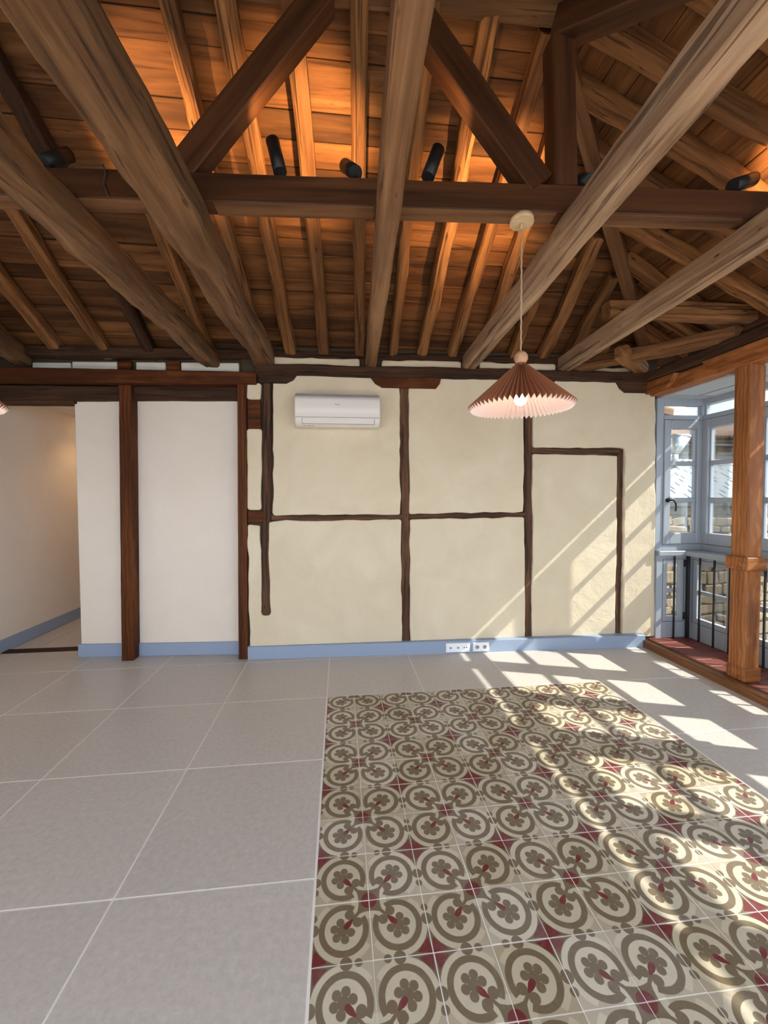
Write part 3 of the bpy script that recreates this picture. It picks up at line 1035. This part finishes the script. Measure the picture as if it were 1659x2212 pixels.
for (y, lab) in ((2.86, 'square orange pine post with collar and plinth beside the gallery windows'),
                 (1.80, 'second orange pine gallery post nearer the viewer')):
    o = gallery_post(y, lab)

# ================================================================== SETTING: unseen front wall behind the viewer, wide openings sized to let in sky light
wf = empty('wall_front_unseen', (0, -1.25, 0))
tag(wf, kind='structure')
box('parapet', (-3.4, -1.35, 0), (3.2, -1.2, 0.06), M['white'], wf, 0.004)
box('lintel', (-3.4, -1.35, 2.6), (3.2, -1.2, 2.75), M['white'], wf, 0.004)
for (x, x2) in ((-3.4, -3.2), (-1.2, -1.08), (0.95, 1.07), (3.02, 3.18)):
    box('pier', (x, -1.35, 0.06), (x2, -1.2, 2.6), M['white'], wf, 0.004)

# ================================================================== ROOF
SLOPE = 0.60
WALL_Y, RAF_Z = 3.92, 2.845
cs, sn = 1 / math.hypot(1, SLOPE), SLOPE / math.hypot(1, SLOPE)
RD = 0.105                               # rafter depth, square to the slope
nb = V((0, sn, cs))                      # normal of the back slope (outwards)
upb = V((0, -cs, sn))                    # up the slope


def back_pt(x, y, off=0.0):
    """point on the rafter underside plane of the back slope"""
    return V((x, y, RAF_Z + SLOPE * (WALL_Y - y))) + nb * off


RIDGE_Y = 2.02
HS = 0.548                               # slope of the right-hand hip
hz = lambda x: 2.984 - HS * (x - 2.945)
nh = V((HS, 0, 1)).normalized()


def hip_pt(x, y, off=0.0):
    return V((x, y, hz(x))) + nh * off


HX = lambda y: 1.22 + (y - 2.17) * 1.127   # hip line in plan
HYL = lambda x: 2.17 + (x - 1.22) / 1.127

# decks (the outside skin, just above the boards)
t0 = RD + 0.045
ce = quad('ceiling', [back_pt(-3.6, 4.3, t0), back_pt(HX(4.3) + .3, 4.3, t0), back_pt(HX(RIDGE_Y - .05) + .3, RIDGE_Y - .05, t0), back_pt(-3.6, RIDGE_Y - .05, t0)][::-1], M['deck'], 0.03)
ceh = quad('ceiling_right', [hip_pt(0.95, 2.25, t0), hip_pt(3.15, 4.35, t0), hip_pt(3.5, 4.35, t0), hip_pt(3.5, -1.7, t0), hip_pt(3.1, -1.7, t0), hip_pt(0.95, 1.85, t0)], M['deck'], 0.03)
fz = lambda y: 2.86 + 0.354 * (y + 1.6)
quad('ceiling_front', [(-3.6, 2.12, fz(2.12)), (1.5, 2.12, fz(2.12)), (3.9, -1.6, fz(-1.6)), (-3.6, -1.6, fz(-1.6))], M['deck'], 0.03)

# boards of the back slope
raf_feet = [-3.2, -2.88, -2.51, -2.10, -1.71, -1.19, -0.72, -0.44, -0.13, 0.21, 0.53, 0.81, 1.09, 1.39, 1.71, 2.01, 2.285, 2.58]
drift = {-1.71: .045, -1.19: .055, -0.72: .06, -0.44: .055, -0.13: .05, 0.21: .052, 0.53: .03, 0.81: .01, 1.09: -.015}
q = -0.33
qmax = (WALL_Y - RIDGE_Y + 0.04) / cs
rows = []
while q < qmax:
    w = random.choice((0.11, 0.14, 0.17, 0.19, 0.22))
    w = min(w, qmax - q + 0.01)
    if qmax - q - w < 0.05:
        w = qmax - q
    rows.append((q, w))
    q += w


def board(name, mk, x0, x1, q0, w, along, upv, nrm, parent, off, mat, clip=None):
    """one board; mk(x,q) gives the rafter-plane point"""
    th = 0.022
    c = mk((x0 + x1) / 2, q0 + w / 2) + nrm * (RD + th / 2 + off)
    vs_, fs = cbox_geo(x1 - x0 - 0.002, w - 0.004 + random.uniform(-.003, .003), th, 0.003)
    y = nrm.cross(along)
    rot = random.uniform(-0.004, 0.004)
    a2 = (along * math.cos(rot) + y * math.sin(rot)).normalized()
    return mesh_obj(name, vs_, fs, mat, mw_of(c, a2, nrm.cross(a2), nrm), parent)


mkb = lambda x, q: V((x, WALL_Y - q * cs, RAF_Z + q * sn))
for (q, w) in rows:
    yc = WALL_Y - (q + w * 0.5) * cs
    xe = HX(yc) + 0.10
    joints = [f - drift.get(f, 0.04) * (WALL_Y - yc) for f in raf_feet if f < xe - 0.2]
    k = random.choice((2, 3, 4))
    cuts = [-3.6]
    i = 0
    while i < len(joints):
        i += random.choice((3, 4, 5, 6))
        if i < len(joints):
            cuts.append(joints[i])
    cuts.append(xe)
    for a, b in zip(cuts[:-1], cuts[1:]):
        if b - a > 0.05:
            board('roof_board', mkb, a, b, q, w, UX, upb, nb, ce, random.uniform(0, 0.012), M['plank'])
# boards of the right hip: courses run along y
ch_, sh_ = 1 / math.hypot(1, HS), HS / math.hypot(1, HS)
uph = V((-ch_, 0, sh_))
mkh = lambda y, q: V((3.30 - q * ch_, y, hz(3.30) + q * sh_))
q = 0.0
while q < 2.3:
    w = random.choice((0.12, 0.15, 0.18, 0.20))
    xq = 3.30 - (q + w / 2) * ch_
    ya, yb_ = max(4.04 - HYL(xq) - 0.12, -0.3), HYL(xq) + 0.10
    if yb_ - ya > 0.1:
        cuts = [ya]
        for yj in (1.75, 2.25, 2.5, 2.8, 3.1):
            if ya + 0.3 < yj < yb_ - 0.3 and random.random() < 0.3:
                cuts.append(yj)
        cuts.append(yb_)
        for a, b in zip(cuts[:-1], cuts[1:]):
            board('roof_board', mkh, a, b, q, w, UY, uph, nh, ceh, random.uniform(0, 0.010), M['plank'])
    q += w

# rafters of the back slope
for f in raf_feet:
    d = drift.get(f, 0.04)
    ytop = max(RIDGE_Y + 0.02, HYL(f) + 0.05)
    w = random.uniform(0.082, 0.102)
    xt = f - d * (3.92 - ytop)
    a, b = back_pt(f, 4.02), back_pt(xt, ytop)
    old = f in (-2.51, -1.71, -1.19)
    timber('rafter', a, b, w, RD, M['old_dark'] if f == -1.71 else M['rafter'], ce, up=nb, anchor='b', rough=0.009 if f not in (-0.13, 0.21, 1.09) else 0.003, bow=random.uniform(-.012, .012), notch=0.01 if f in (0.81, 1.09, -0.13) else 0.0, ch=0.014)
# rafters of the right hip
for (y0, y1) in ((3.60, 3.62), (3.34, 3.335), (3.10, 3.115), (2.835, 2.745), (2.54, 2.47), (2.30, 2.19), (2.06, 1.90), (1.72, 1.62), (1.35, 1.30)):
    xt = max(HX(y0) - 0.02, 1.22 + (2.02 - y0) * 1.1 if y0 < 2.02 else 0)
    timber('rafter', hip_pt(xt, y0), hip_pt(3.26, y1 - 0.02), random.uniform(0.085, 0.10), RD, M['rafter'], ceh, up=nh, anchor='b', rough=0.007, bow=random.uniform(-.01, .01))

hp = timber('hip_rafter', V((3.02, 3.765, 2.90)), V((1.20, 2.15, 3.905)), 0.095, 0.13, M['hip'], None, up=(nb + nh), anchor='b', rough=0.002, smooth=False, ch=0.006)
tag(hp, 'brown hip rafter rising from the far right corner to the king post', 'rafter')
nhp = timber('hip_rafter', V((1.08, 1.99, 3.75)), V((1.75, 1.18, 3.385)), 0.125, 0.13, M['truss'], None, anchor='b', rough=0.002, smooth=False, ch=0.006)
tag(nhp, 'stained hip rafter leaving the king post top towards the viewer at upper right', 'rafter')
rp = timber('ridge_purlin', V((-3.5, 2.22, 3.945)), V((1.18, 2.04, 3.965)), 0.12, 0.11, M['tie'], None, anchor='b', rough=0.005)
tag(rp, 'pale old purlin across the rafter tops at the very top of the picture', 'beam')

# tie beams
TB = 2.735
ties = [((-2.86, 4.05), (-2.52, 2.4), 0.15, 0.16, 'tie', 'stub of weathered tie beam ending on the lintel at the far left edge', 'b', 0.010),
        ((-1.165, 3.99), (-1.36, -0.6), 0.135, 0.165, 'tie', 'outer left tie beam, rough and crooked, ending above the white panels', 'b', 0.013),
        ((-0.672, 3.96), (-0.79, -0.6), 0.185, 0.16, 'tie', 'thick rough tie beam ending left above the air conditioner', 'b', 0.011),
        ((0.306, 3.99), (0.135, -0.6), 0.100, 0.15, 'tie_brown', 'straight central tie beam with a square edge coming towards the viewer', 'b', 0.003),
        ((1.255, 3.97), (1.030, -0.6), 0.112, 0.15, 'tie_grey', 'grey worm-eaten tie beam right of the pendant lamp cord', 'b', 0.004),
        ((2.205, 3.95), (1.98, -0.2), 0.090, 0.155, 'tie_grey', 'right-hand tie beam below the corner timbers and projecting beam stub', 'b', 0.003)]
for (a, b, w, h, m, lab, an, rg) in ties:
    z0 = TB if a[0] > -1 else TB - 0.02
    o = timber('tie_beam', V((a[0], a[1], z0)), V((b[0], b[1], TB)), w, h, M[m], None, anchor='b', rough=rg, ch=0.018 if rg > .01 else 0.008, taper=1.12 if rg > .01 else 1.0)
    tag(o, lab, 'beam')

# cross beam and truss, in a vertical plane turned slightly from the wall
FY = lambda x: 1.99 - 0.06 * x            # front face
tdir = V((1, -0.06, 0)).normalized()
tnor = V((-0.06, -1, 0)).normalized()     # towards the viewer
xb = timber('cross_beam', V((-3.45, FY(-3.45) + 0.05, 2.965)), V((3.2, FY(3.2) + 0.05, 2.965)), 0.096, 0.132, M['truss'], None, rough=0.0012, ch=0.005, smooth=False)
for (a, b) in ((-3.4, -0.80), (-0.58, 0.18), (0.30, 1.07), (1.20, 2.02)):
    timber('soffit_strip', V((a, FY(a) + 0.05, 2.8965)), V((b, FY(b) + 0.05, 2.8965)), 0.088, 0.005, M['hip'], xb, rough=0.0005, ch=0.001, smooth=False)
tag(xb, 'long dark cross beam lying over the tie beams and carrying the black spotlights', 'beam')


def tr(x, z, d=0.0):
    return V((x, FY(x) + d, z))


s1 = timber('strut', tr(-0.745, 3.035, 0.05), tr(-0.055, 3.90, 0.05), 0.10, 0.125, M['truss'], None, up=(-0.78, 0, 0.62), rough=0.001, ch=0.005, smooth=False)
tag(s1, 'dark slanting strut leaning right on the left half of the cross beam', 'strut')
s2 = timber('strut', tr(0.992, 3.035, 0.05), tr(0.33, 3.90, 0.05), 0.10, 0.135, M['truss'], None, up=(0.78, 0, 0.62), rough=0.001, ch=0.005, smooth=False)
tag(s2, 'dark slanting strut leaning left against the foot of the king post', 'strut')
kp = timber('king_post', tr(1.112, 3.03, 0.05), tr(1.092, 3.74, 0.05), 0.10, 0.118, M['truss'], None, up=(1, 0, 0), rough=0.001, ch=0.005, smooth=False)
tag(kp, 'short upright king post on the cross beam between strut and grey tie beam', 'post')

# corner timbers at the right
hb = timber('trimmer_beam', V((2.06, 2.985, 2.89)), V((3.25, 2.93, 2.89)), 0.11, 0.125, M['rafter'], None, anchor='b', rough=0.006)
tag(hb, 'dark trimmer beam crossing the right tie beam with a sawn stub end', 'beam')
dg = timber('corner_brace_beam', V((2.30, 3.87, 2.735)), V((3.12, 2.945, 2.735)), 0.10, 0.115, M['rafter'], None, anchor='b', rough=0.009)
tag(dg, 'rough dark brace beam cutting diagonally across the far right corner', 'beam')
db = timber('dragon_beam', V((2.50, 3.40, 2.735)), V((3.06, 3.86, 2.735)), 0.11, 0.12, M['rafter'], None, anchor='b', rough=0.008)
tag(db, 'short dragon beam stub pointing out of the far right corner', 'beam')

# ================================================================== THINGS: spotlights
def spotlight(x, axis, lab, energy=9.0):
    z0 = 3.031
    b = tr(x, z0, 0.045)
    o = empty('spotlight', b)
    ax = V(axis).normalized()
    piv = b + V((0, 0, 0.055))
    cyl('mounting_foot', b + V((0, 0, -0.002)), b + V((0, 0, 0.006)), 0.02, M['spot'], o, seg=16)
    cyl('stem', b, piv, 0.006, M['spot'], o, seg=10)
    c0, c1 = piv - ax * 0.015, piv + ax * 0.145
    cyl('barrel', c0, c1, 0.032, M['spot'], o, seg=28)
    cyl('rim', c1 - ax * 0.004, c1 + ax * 0.003, 0.0335, M['spot'], o, seg=28, cap=False)
    cyl('lens', c1 - ax * 0.002, c1 + ax * 0.0015, 0.028, M['lens'], o, seg=24)
    L = bpy.data.lights.new('spot_bulb', 'SPOT')
    L.energy, L.color, L.spot_size, L.spot_blend, L.shadow_soft_size = energy, (1.0, 0.58, 0.24), math.radians(78), 0.9, 0.02
    lo = bpy.data.objects.new('spot_bulb', L)
    place(lo, Matrix.Translation(c1 + ax * 0.01) @ (-ax).to_track_quat('Z', 'Y').to_matrix().to_4x4(), o)
    return tag(o, lab, 'spotlight', 'black spotlights on the cross beam')


spotlight(-0.276, (-0.22, 0.10, 0.95), 'black spotlight tilted up to the left beside the left strut', 2.5)
spotlight(0.086, (-0.30, 0.68, 0.72), 'black spotlight seen end-on just left of the central tie beam', 40)
spotlight(0.445, (0.34, 0.10, 0.90), 'black spotlight tilted up to the right, right of the central tie beam', 2.5)
spotlight(1.246, (-0.25, 0.85, 0.50), 'black spotlight half hidden behind the grey tie beam near the king post', 45)
spotlight(2.007, (0.80, 0.15, 0.36), 'black spotlight at the right edge pointing right along the cross beam', 28)
spotlight(-1.36, (0.36, 0.60, 0.74), 'black spotlight half hidden behind the outer left tie beam', 42)
tube('cable', [tr(-1.25, 3.032, 0.02), tr(-1.20, 3.045, 0.0), tr(-1.12, 3.038, -0.004), tr(-1.07, 3.04, -0.006), tr(-1.06, 3.00, -0.008), tr(-1.07, 2.95, -0.008), tr(-1.05, 2.90, -0.006)], 0.005, M['darkcord'])
tag(bpy.data.objects['cable'], 'twisted cable looped over the cross beam near its left end', 'cable')


# ================================================================== THINGS: pendant lamps
def pendant(x, y, lab):
    zr, za, R0 = 1.958, 2.17, 0.254
    o = empty('pendant_lamp', (x, y, zr))
    cyl('ceiling_rose', (x, y, 2.872), (x, y, 2.9), 0.058, M['canopy'], o, seg=40)
    cyl('ferrule', (x, y, 2.845), (x, y, 2.872), 0.007, M['canopy'], o, seg=12)
    pts = [(x + 0.0012 * math.sin(i * 1.3), y + 0.0012 * math.cos(i * 1.3), 2.85 - i * (2.85 - 2.23) / 60) for i in range(61)]
    tube('cord', pts, 0.0042, M['cord'], o, 8)
    ball = [(0.0345 * math.sin(a), -0.0345 * math.cos(a)) for a in [math.pi * k / 14 for k in range(3, 15)]]
    lathe('wooden_cap', [(0.001 if r < 0.001 else r, z) for (r, z) in ball], (x, y, 2.208), M['ball'], o, 28)
    n = 62

    def cone(nm, mat, r_in, dr, dz):
        vs_, fs = [], []
        rings = 5
        for k in range(rings + 1):
            t = k / rings
            for i in range(2 * n):
                a = math.pi * i / n
                r = (0.030 + (R0 - 0.030) * t)
                amp = 0.003 + 0.009 * t
                sgn = 1 if i % 2 else -1
                rr = r + dr + sgn * amp * 0.75
                z = (za - zr) * (1 - t) + sgn * amp * 0.8 + dz
                vs_.append((rr * math.cos(a), rr * math.sin(a), z))
        for k in range(rings):
            for i in range(2 * n):
                j = (i + 1) % (2 * n)
                fs.append((k * 2 * n + i, k * 2 * n + j, (k + 1) * 2 * n + j, (k + 1) * 2 * n + i))
        return mesh_obj(nm, vs_, fs, mat, Matrix.Translation((x, y, zr)), o)

    cone('shade', M['shade'], 0, 0.0, 0.0)
    tag(cone('shade_lining', M['lining'], 0, -0.0014, -0.0022), 'pinkish white pleated inside of the shade')
    cyl('socket', (x, y, 2.05), (x, y, 2.175), 0.02, M['acwhite'], o, seg=16)
    R = 0.031
    bp_ = [(max(0.001, R * math.sin(a)), -R * math.cos(a)) for a in [math.pi * k / 14 for k in range(0, 12)]] + [(0.014, 0.045), (0.014, 0.06)]
    lathe('bulb', bp_, (x, y, 2.0), M['bulb'], o, 24)
    L = bpy.data.lights.new('pendant_bulb', 'POINT')
    L.energy, L.color, L.shadow_soft_size = 0.45, (1.0, 0.82, 0.66), 0.03
    lo = bpy.data.objects.new('pendant_bulb', L)
    place(lo, Matrix.Translation((x, y, 1.955)), o)
    return tag(o, lab, 'lamp', 'pleated pendant lamps')


pendant(0.915, 1.99, 'brown pleated pendant lamp with lit bulb hanging from the cross beam')
pendant(-1.885, 2.135, 'pleated pendant lamp cut off by the left edge of the picture')

# ================================================================== THINGS: air conditioner
ac = empty('air_conditioner', (-0.01, 3.88, 2.16))
tag(ac, 'white wall-mounted split air conditioner below the plate on cream plaster', 'air conditioner')


def extrude_x(name, prof, x0, x1, mat, parent, inset=0.012, bev=0.016):
    """prof: (y, z) loop; ends slightly rounded"""
    cy = sum(p[0] for p in prof) / len(prof)
    cz = sum(p[1] for p in prof) / len(prof)
    secs = [(x0, 1 - inset * 5), (x0 + bev * 0.35, 1 - inset * 1.6), (x0 + bev, 1.0), (x1 - bev, 1.0), (x1 - bev * 0.35, 1 - inset * 1.6), (x1, 1 - inset * 5)]
    vs_, fs = [], []
    xm = (x0 + x1) / 2
    for (x, s_) in secs:
        for (y, z) in prof:
            vs_.append((x - xm, (y - cy) * s_, (z - cz) * s_))
    k = len(prof)
    for i in range(len(secs) - 1):
        for j in range(k):
            a, b = i * k + j, i * k + (j + 1) % k
            fs.append((a, b, b + k, a + k))
    fs.append(tuple(range(k)))
    fs.append(tuple(range((len(secs) - 1) * k, len(secs) * k)))
    o = mesh_obj(name, vs_, fs, mat, Matrix.Translation((xm, cy, cz)), parent)
    for p in o.data.polygons:
        p.use_smooth = len(p.vertices) == 4
    return o


prof = [(3.882, 2.165), (3.882, 2.452), (3.76, 2.456), (3.728, 2.449), (3.706, 2.43), (3.696, 2.38), (3.692, 2.32), (3.692, 2.25), (3.696, 2.222), (3.715, 2.192), (3.745, 2.168), (3.80, 2.156)]
extrude_x('body', prof, -0.392, 0.371, M['acwhite'], ac)
extrude_x('front_panel', [(3.70, 2.236), (3.688, 2.24), (3.686, 2.32), (3.690, 2.385), (3.701, 2.432), (3.712, 2.425)], -0.388, 0.367, M['acwhite'], ac, 0.006, 0.01)
box('seam', (-0.386, 3.688, 2.229), (0.366, 3.70, 2.233), M['acgrey'], ac, 0.001)
fl = empty('air_flap', (-0.015, 3.70, 2.20), ac)
fax = (UX, V((0, 0.53, -0.85)).normalized(), V((0, 0.85, 0.53)).normalized())
fl_ax = (UX, V((0, 0.50, -0.86)), V((0, 0.86, 0.50)))
box('flap_blade', (-0.325, 0.0, -0.004), (0.315, 0.048, 0.004), M['acwhite'], fl, 0.003, (UX, V((0, 0.545, -0.838)), V((0, -0.838, -0.545))), (0, 3.698, 2.222))
box('flap_gap', (-0.332, -0.004, -0.002), (-0.328, 0.05, 0.005), M['acgrey'], fl, 0.0008, (UX, V((0, 0.545, -0.838)), V((0, -0.838, -0.545))), (0, 3.698, 2.222))
box('flap_gap', (0.318, -0.004, -0.002), (0.322, 0.05, 0.005), M['acgrey'], fl, 0.0008, (UX, V((0, 0.545, -0.838)), V((0, -0.838, -0.545))), (0, 3.698, 2.222))
box('flap_gap', (-0.33, 0.049, -0.002), (0.32, 0.052, 0.004), M['acgrey'], fl, 0.0008, (UX, V((0, 0.545, -0.838)), V((0, -0.838, -0.545))), (0, 3.698, 2.222))
lg = empty('maker_mark', (-0.018, 3.688, 2.345), ac)
for (a, b, z0, z1) in ((-0.026, -0.010, 2.344, 2.350), (-0.008, -0.003, 2.338, 2.346), (0.002, 0.016, 2.344, 2.350), (-0.002, 0.003, 2.339, 2.345)):
    box('mark_stroke', (-0.012 + a, 3.6835, z0), (-0.012 + b, 3.688, z1), M['acgrey'], lg, 0.0005)
for i, (a, b) in enumerate(((-0.318, -0.305), (-0.29, -0.275), (-0.268, -0.25), (-0.243, -0.228))):
    box('printed_symbol', (a, 3.7465, 2.1615), (b, 3.7505, 2.1665), M['acgrey'], ac, 0.0005)

# ================================================================== THINGS: socket plates
bdir = V((1, -0.0365, 0)).normalized()
bnor = V((-0.0365, -1, 0)).normalized()


def plate_(x0, x1, mods, lab):
    o = empty('socket_plate', (x0, BY(x0), 0.055))
    og = V((x0, BY(x0), 0.0))
    ax = (bdir, bnor, UZ)
    w = x1 - x0
    box('cover_plate', (0, -0.001, 0.012), (w, 0.011, 0.100), M['plate'], o, 0.004, ax, og)
    for (u, kind) in mods:
        if kind == 'socket':
            ins = box('insert', (u - 0.027, 0.010, 0.029), (u + 0.027, 0.013, 0.083), M['plate'], o, 0.002, ax, og)
            c = og + bdir * u + UZ * 0.056
            cyl('socket_well', c + bnor * 0.0125, c + bnor * 0.0137, 0.019, M['acgrey'], o, seg=24)
            for s_ in (-1, 1):
                e = c + bdir * (0.0085 * s_)
                cyl('pin_hole', e + bnor * 0.0135, e + bnor * 0.0145, 0.003, M['black'], o, seg=10)
        elif kind == 'data':
            box('insert', (u - 0.022, 0.010, 0.034), (u + 0.022, 0.0128, 0.078), M['plate'], o, 0.002, ax, og)
            box('port', (u - 0.010, 0.0126, 0.046), (u + 0.010, 0.0140, 0.064), M['acgrey'], o, 0.001, ax, og)
        else:
            box('insert', (u - 0.022, 0.010, 0.034), (u + 0.022, 0.0128, 0.078), M['plate'], o, 0.002, ax, og)
            for s_ in (-1, 1):
                c = og + bdir * (u + 0.012 * s_) + UZ * 0.056
                cyl('jack', c + bnor * 0.0125, c + bnor * 0.0142, 0.0055, M['black'], o, seg=14)
    return tag(o, lab, 'socket')


plate_(1.013, 1.248, [(0.045, 'data'), (0.118, 'data'), (0.190, 'tv')], 'long white plate with data and aerial ports on the skirting')
plate_(1.278, 1.439, [(0.043, 'socket'), (0.116, 'socket')], 'shorter white plate with two round power sockets on the skirting')

# ================================================================== OUTSIDE
quad('ground_street', [(-30, -30, -5.5), (40, -30, -5.5), (40, 45, -5.5), (-30, 45, -5.5)], M['asphalt'], 0.3)

# low stone house with slate roof
ha = empty('slate_roofed_house', (6.5, 6.3, -5.5))
tag(ha, 'low rubble stone house with grey slate roof outside the gallery windows', 'building')
box('wall', (4.15, 6.02, -5.5), (11.5, 10.0, 1.40), M['mortar'], ha, 0.01)
z = -1.3
rr = random.Random(3)
while z < 1.28:
    hgt = rr.uniform(0.13, 0.24)
    x = 4.15 + rr.uniform(0, 0.2)
    while x < 8.6:
        w = rr.uniform(0.18, 0.42)
        vs_, fs = cbox_geo(w - 0.02, 0.06, hgt - 0.02, 0.025)
        sk = [rr.uniform(-.03, .03) for _ in range(4)]
        vs_ = [(a + (sk[0] if c > 0 else sk[1]) * .6 + rr.uniform(-.012, .012), b + rr.uniform(-.008, .008), c + (sk[2] if a > 0 else sk[3]) + rr.uniform(-.012, .012)) for (a, b, c) in vs_]
        mesh_obj('stone', vs_, fs, M['stone'], Matrix.Translation((x + w / 2, 6.01 + rr.uniform(-.01, .01), z + hgt / 2)), ha)
        x += w
    z += hgt
box('coping', (4.1, 5.93, 1.36), (11.6, 6.2, 1.43), M['mortar'], ha, 0.02)
sl0, sl1 = V((0, 5.90, 1.46)), V((0, 8.0, 2.28))
su = (sl1 - sl0).normalized()
sn_ = V((0, -su.z, su.y))
LS = (sl1 - sl0).length
rv = [(4.1, 5.95, 1.42), (11.6, 5.95, 1.42), (11.6, 8.0, 2.24), (6.9, 8.0, 2.24), (4.1, 7.0, 1.83)]
mesh_obj('roof_deck', rv + [(a, b, c - 0.08) for (a, b, c) in rv], [(0, 1, 2, 3, 4), (9, 8, 7, 6, 5)] + [(i, (i + 1) % 5, 5 + (i + 1) % 5, 5 + i) for i in range(5)], M['deck'], None, ha)
nrow = 12
for r in range(nrow):
    q0 = r * LS / nrow
    x = 4.3 + (r % 2) * 0.17 + rr.uniform(0, 0.05)
    while x < 10.4:
        w = rr.uniform(0.28, 0.36)
        lim = 0.50 * LS + (x - 4.1) / 2.8 * 0.5 * LS
        if q0 < lim:
            c = V((x + w / 2, 0, 0)) + sl0 + su * (q0 + LS / nrow * 0.55) + sn_ * (0.012)
            x_, z_ = UX, (sn_ - su * 0.16).normalized()
            y_ = z_.cross(x_)
            vs_, fs = cbox_geo(w - 0.02, LS / nrow * 1.10, 0.034, 0.004)
            mesh_obj('slate', vs_, fs, M['slate'], mw_of(c, x_, y_, z_), ha)
        x += w
# ridge tiles along the rising hip
for i in range(22):
    t = i / 21
    p = V((4.1 + 2.9 * t, 7.0 + 1.0 * t, 1.86 + 0.42 * t))
    cyl('ridge_tile', p + V((-0.05, -0.12, -0.05)), p + V((0.05, 0.10, 0.03)), 0.045, M['rooftile'], ha, seg=10)
for i in range(26):
    p = V((7.05 + 0.15 * i, 8.02, 2.28))
    cyl('ridge_tile', p + V((0, -0.12, -0.04)), p + V((0, 0.10, 0.02)), 0.05, M['rooftile'], ha, seg=10)

# tall stone building with clay tile roof
hb_ = empty('stone_building', (14, 13.5, -5.5))
tag(hb_, 'tall stone building with pale clay tile roof behind the slate roof outside', 'building')
box('wall', (8.5, 13.1, -5.5), (22, 20, 3.50), M['mortar'], hb_, 0.01)
z = 1.4
while z < 3.2:
    hgt = 0.32
    x = 9.0 + rr.uniform(0, 0.4)
    while x < 18.5:
        w = rr.uniform(0.5, 0.95)
        vs_, fs = cbox_geo(w - 0.03, 0.08, hgt - 0.03, 0.02)
        mesh_obj('stone', vs_, fs, M['stone2'], Matrix.Translation((x + w / 2, 13.09 + rr.uniform(-.02, .02), z + hgt / 2)), hb_)
        x += w
    z += hgt
box('cornice', (8.4, 12.85, 3.30), (22, 13.2, 3.40), M['stone2'], hb_, 0.02)
box('cornice', (8.4, 12.70, 3.40), (22, 13.2, 3.52), M['stone2'], hb_, 0.02)
mesh_obj('roof_deck', [(8.4, 12.6, 3.55), (22, 12.6, 3.55), (22, 16.0, 5.0), (8.4, 16.0, 5.0), (8.4, 12.6, 3.50), (22, 12.6, 3.50), (22, 16.0, 4.95), (8.4, 16.0, 4.95)], [(0, 1, 2, 3), (7, 6, 5, 4), (0, 4, 5, 1), (1, 5, 6, 2), (2, 6, 7, 3), (3, 7, 4, 0)], M['deck'], None, hb_)
x = 9.0
pm = None
while x < 19.5:
    a, b = V((x, 12.55, 3.57)), V((x - 0.12, 14.5, 4.40))
    if pm is None:
        pm = cyl('roof_tile_row', a, b, 0.052, M['rooftile'], hb_, seg=10)
        ref = x
    else:
        o = bpy.data.objects.new('roof_tile_row', pm.data)
        place(o, Matrix.Translation((x - ref, 0, 0)) @ MAT[pm.name], hb_)
    x += 0.165

# galvanised rainwater hopper and eave end beside the end window
rh = empty('rainwater_hopper', (3.80, 4.28, 1.75))
tag(rh, 'shiny galvanised rainwater hopper with downpipe outside the narrow end window', 'downpipe')
cyl('funnel', (3.80, 4.28, 2.00), (3.84, 4.28, 2.19), 0.05, M['steel'], rh, r1=0.125, seg=28)
cyl('funnel_lip', (3.84, 4.28, 2.185), (3.842, 4.28, 2.205), 0.13, M['steel'], rh, seg=28)
cyl('pipe', (3.795, 4.28, 1.90), (3.80, 4.28, 2.01), 0.045, M['steel'], rh, seg=24)
tube('elbow', [(3.795, 4.28, 1.92), (3.79, 4.28, 1.86), (3.75, 4.28, 1.79), (3.66, 4.28, 1.72), (3.58, 4.28, 1.68), (3.55, 4.28, 1.6), (3.55, 4.28, -5.4)], 0.045, M['steel'], rh, 16)
et = timber('eave_timber', (3.12, 4.18, 2.53), (3.66, 4.18, 2.445), 0.09, 0.10, M['tie'], None, rough=0.003)
tag(et, 'weathered eave timber end seen through the top light of the end window', 'beam')
tag(box('wall_outer', (-2.34, 4.30, -5.5), (3.20, 4.42, 2.9), M['mortar'], None, 0.01), kind='structure')
tag(box('wall_outer_right', (3.02, 3.86, -5.5), (3.20, 4.42, 2.9), M['mortar'], None, 0.01), kind='structure')
tag(box('wall_below_gallery', (3.05, -1.3, -5.5), (3.60, 3.86, -0.2), M['mortar'], None, 0.01), kind='structure')
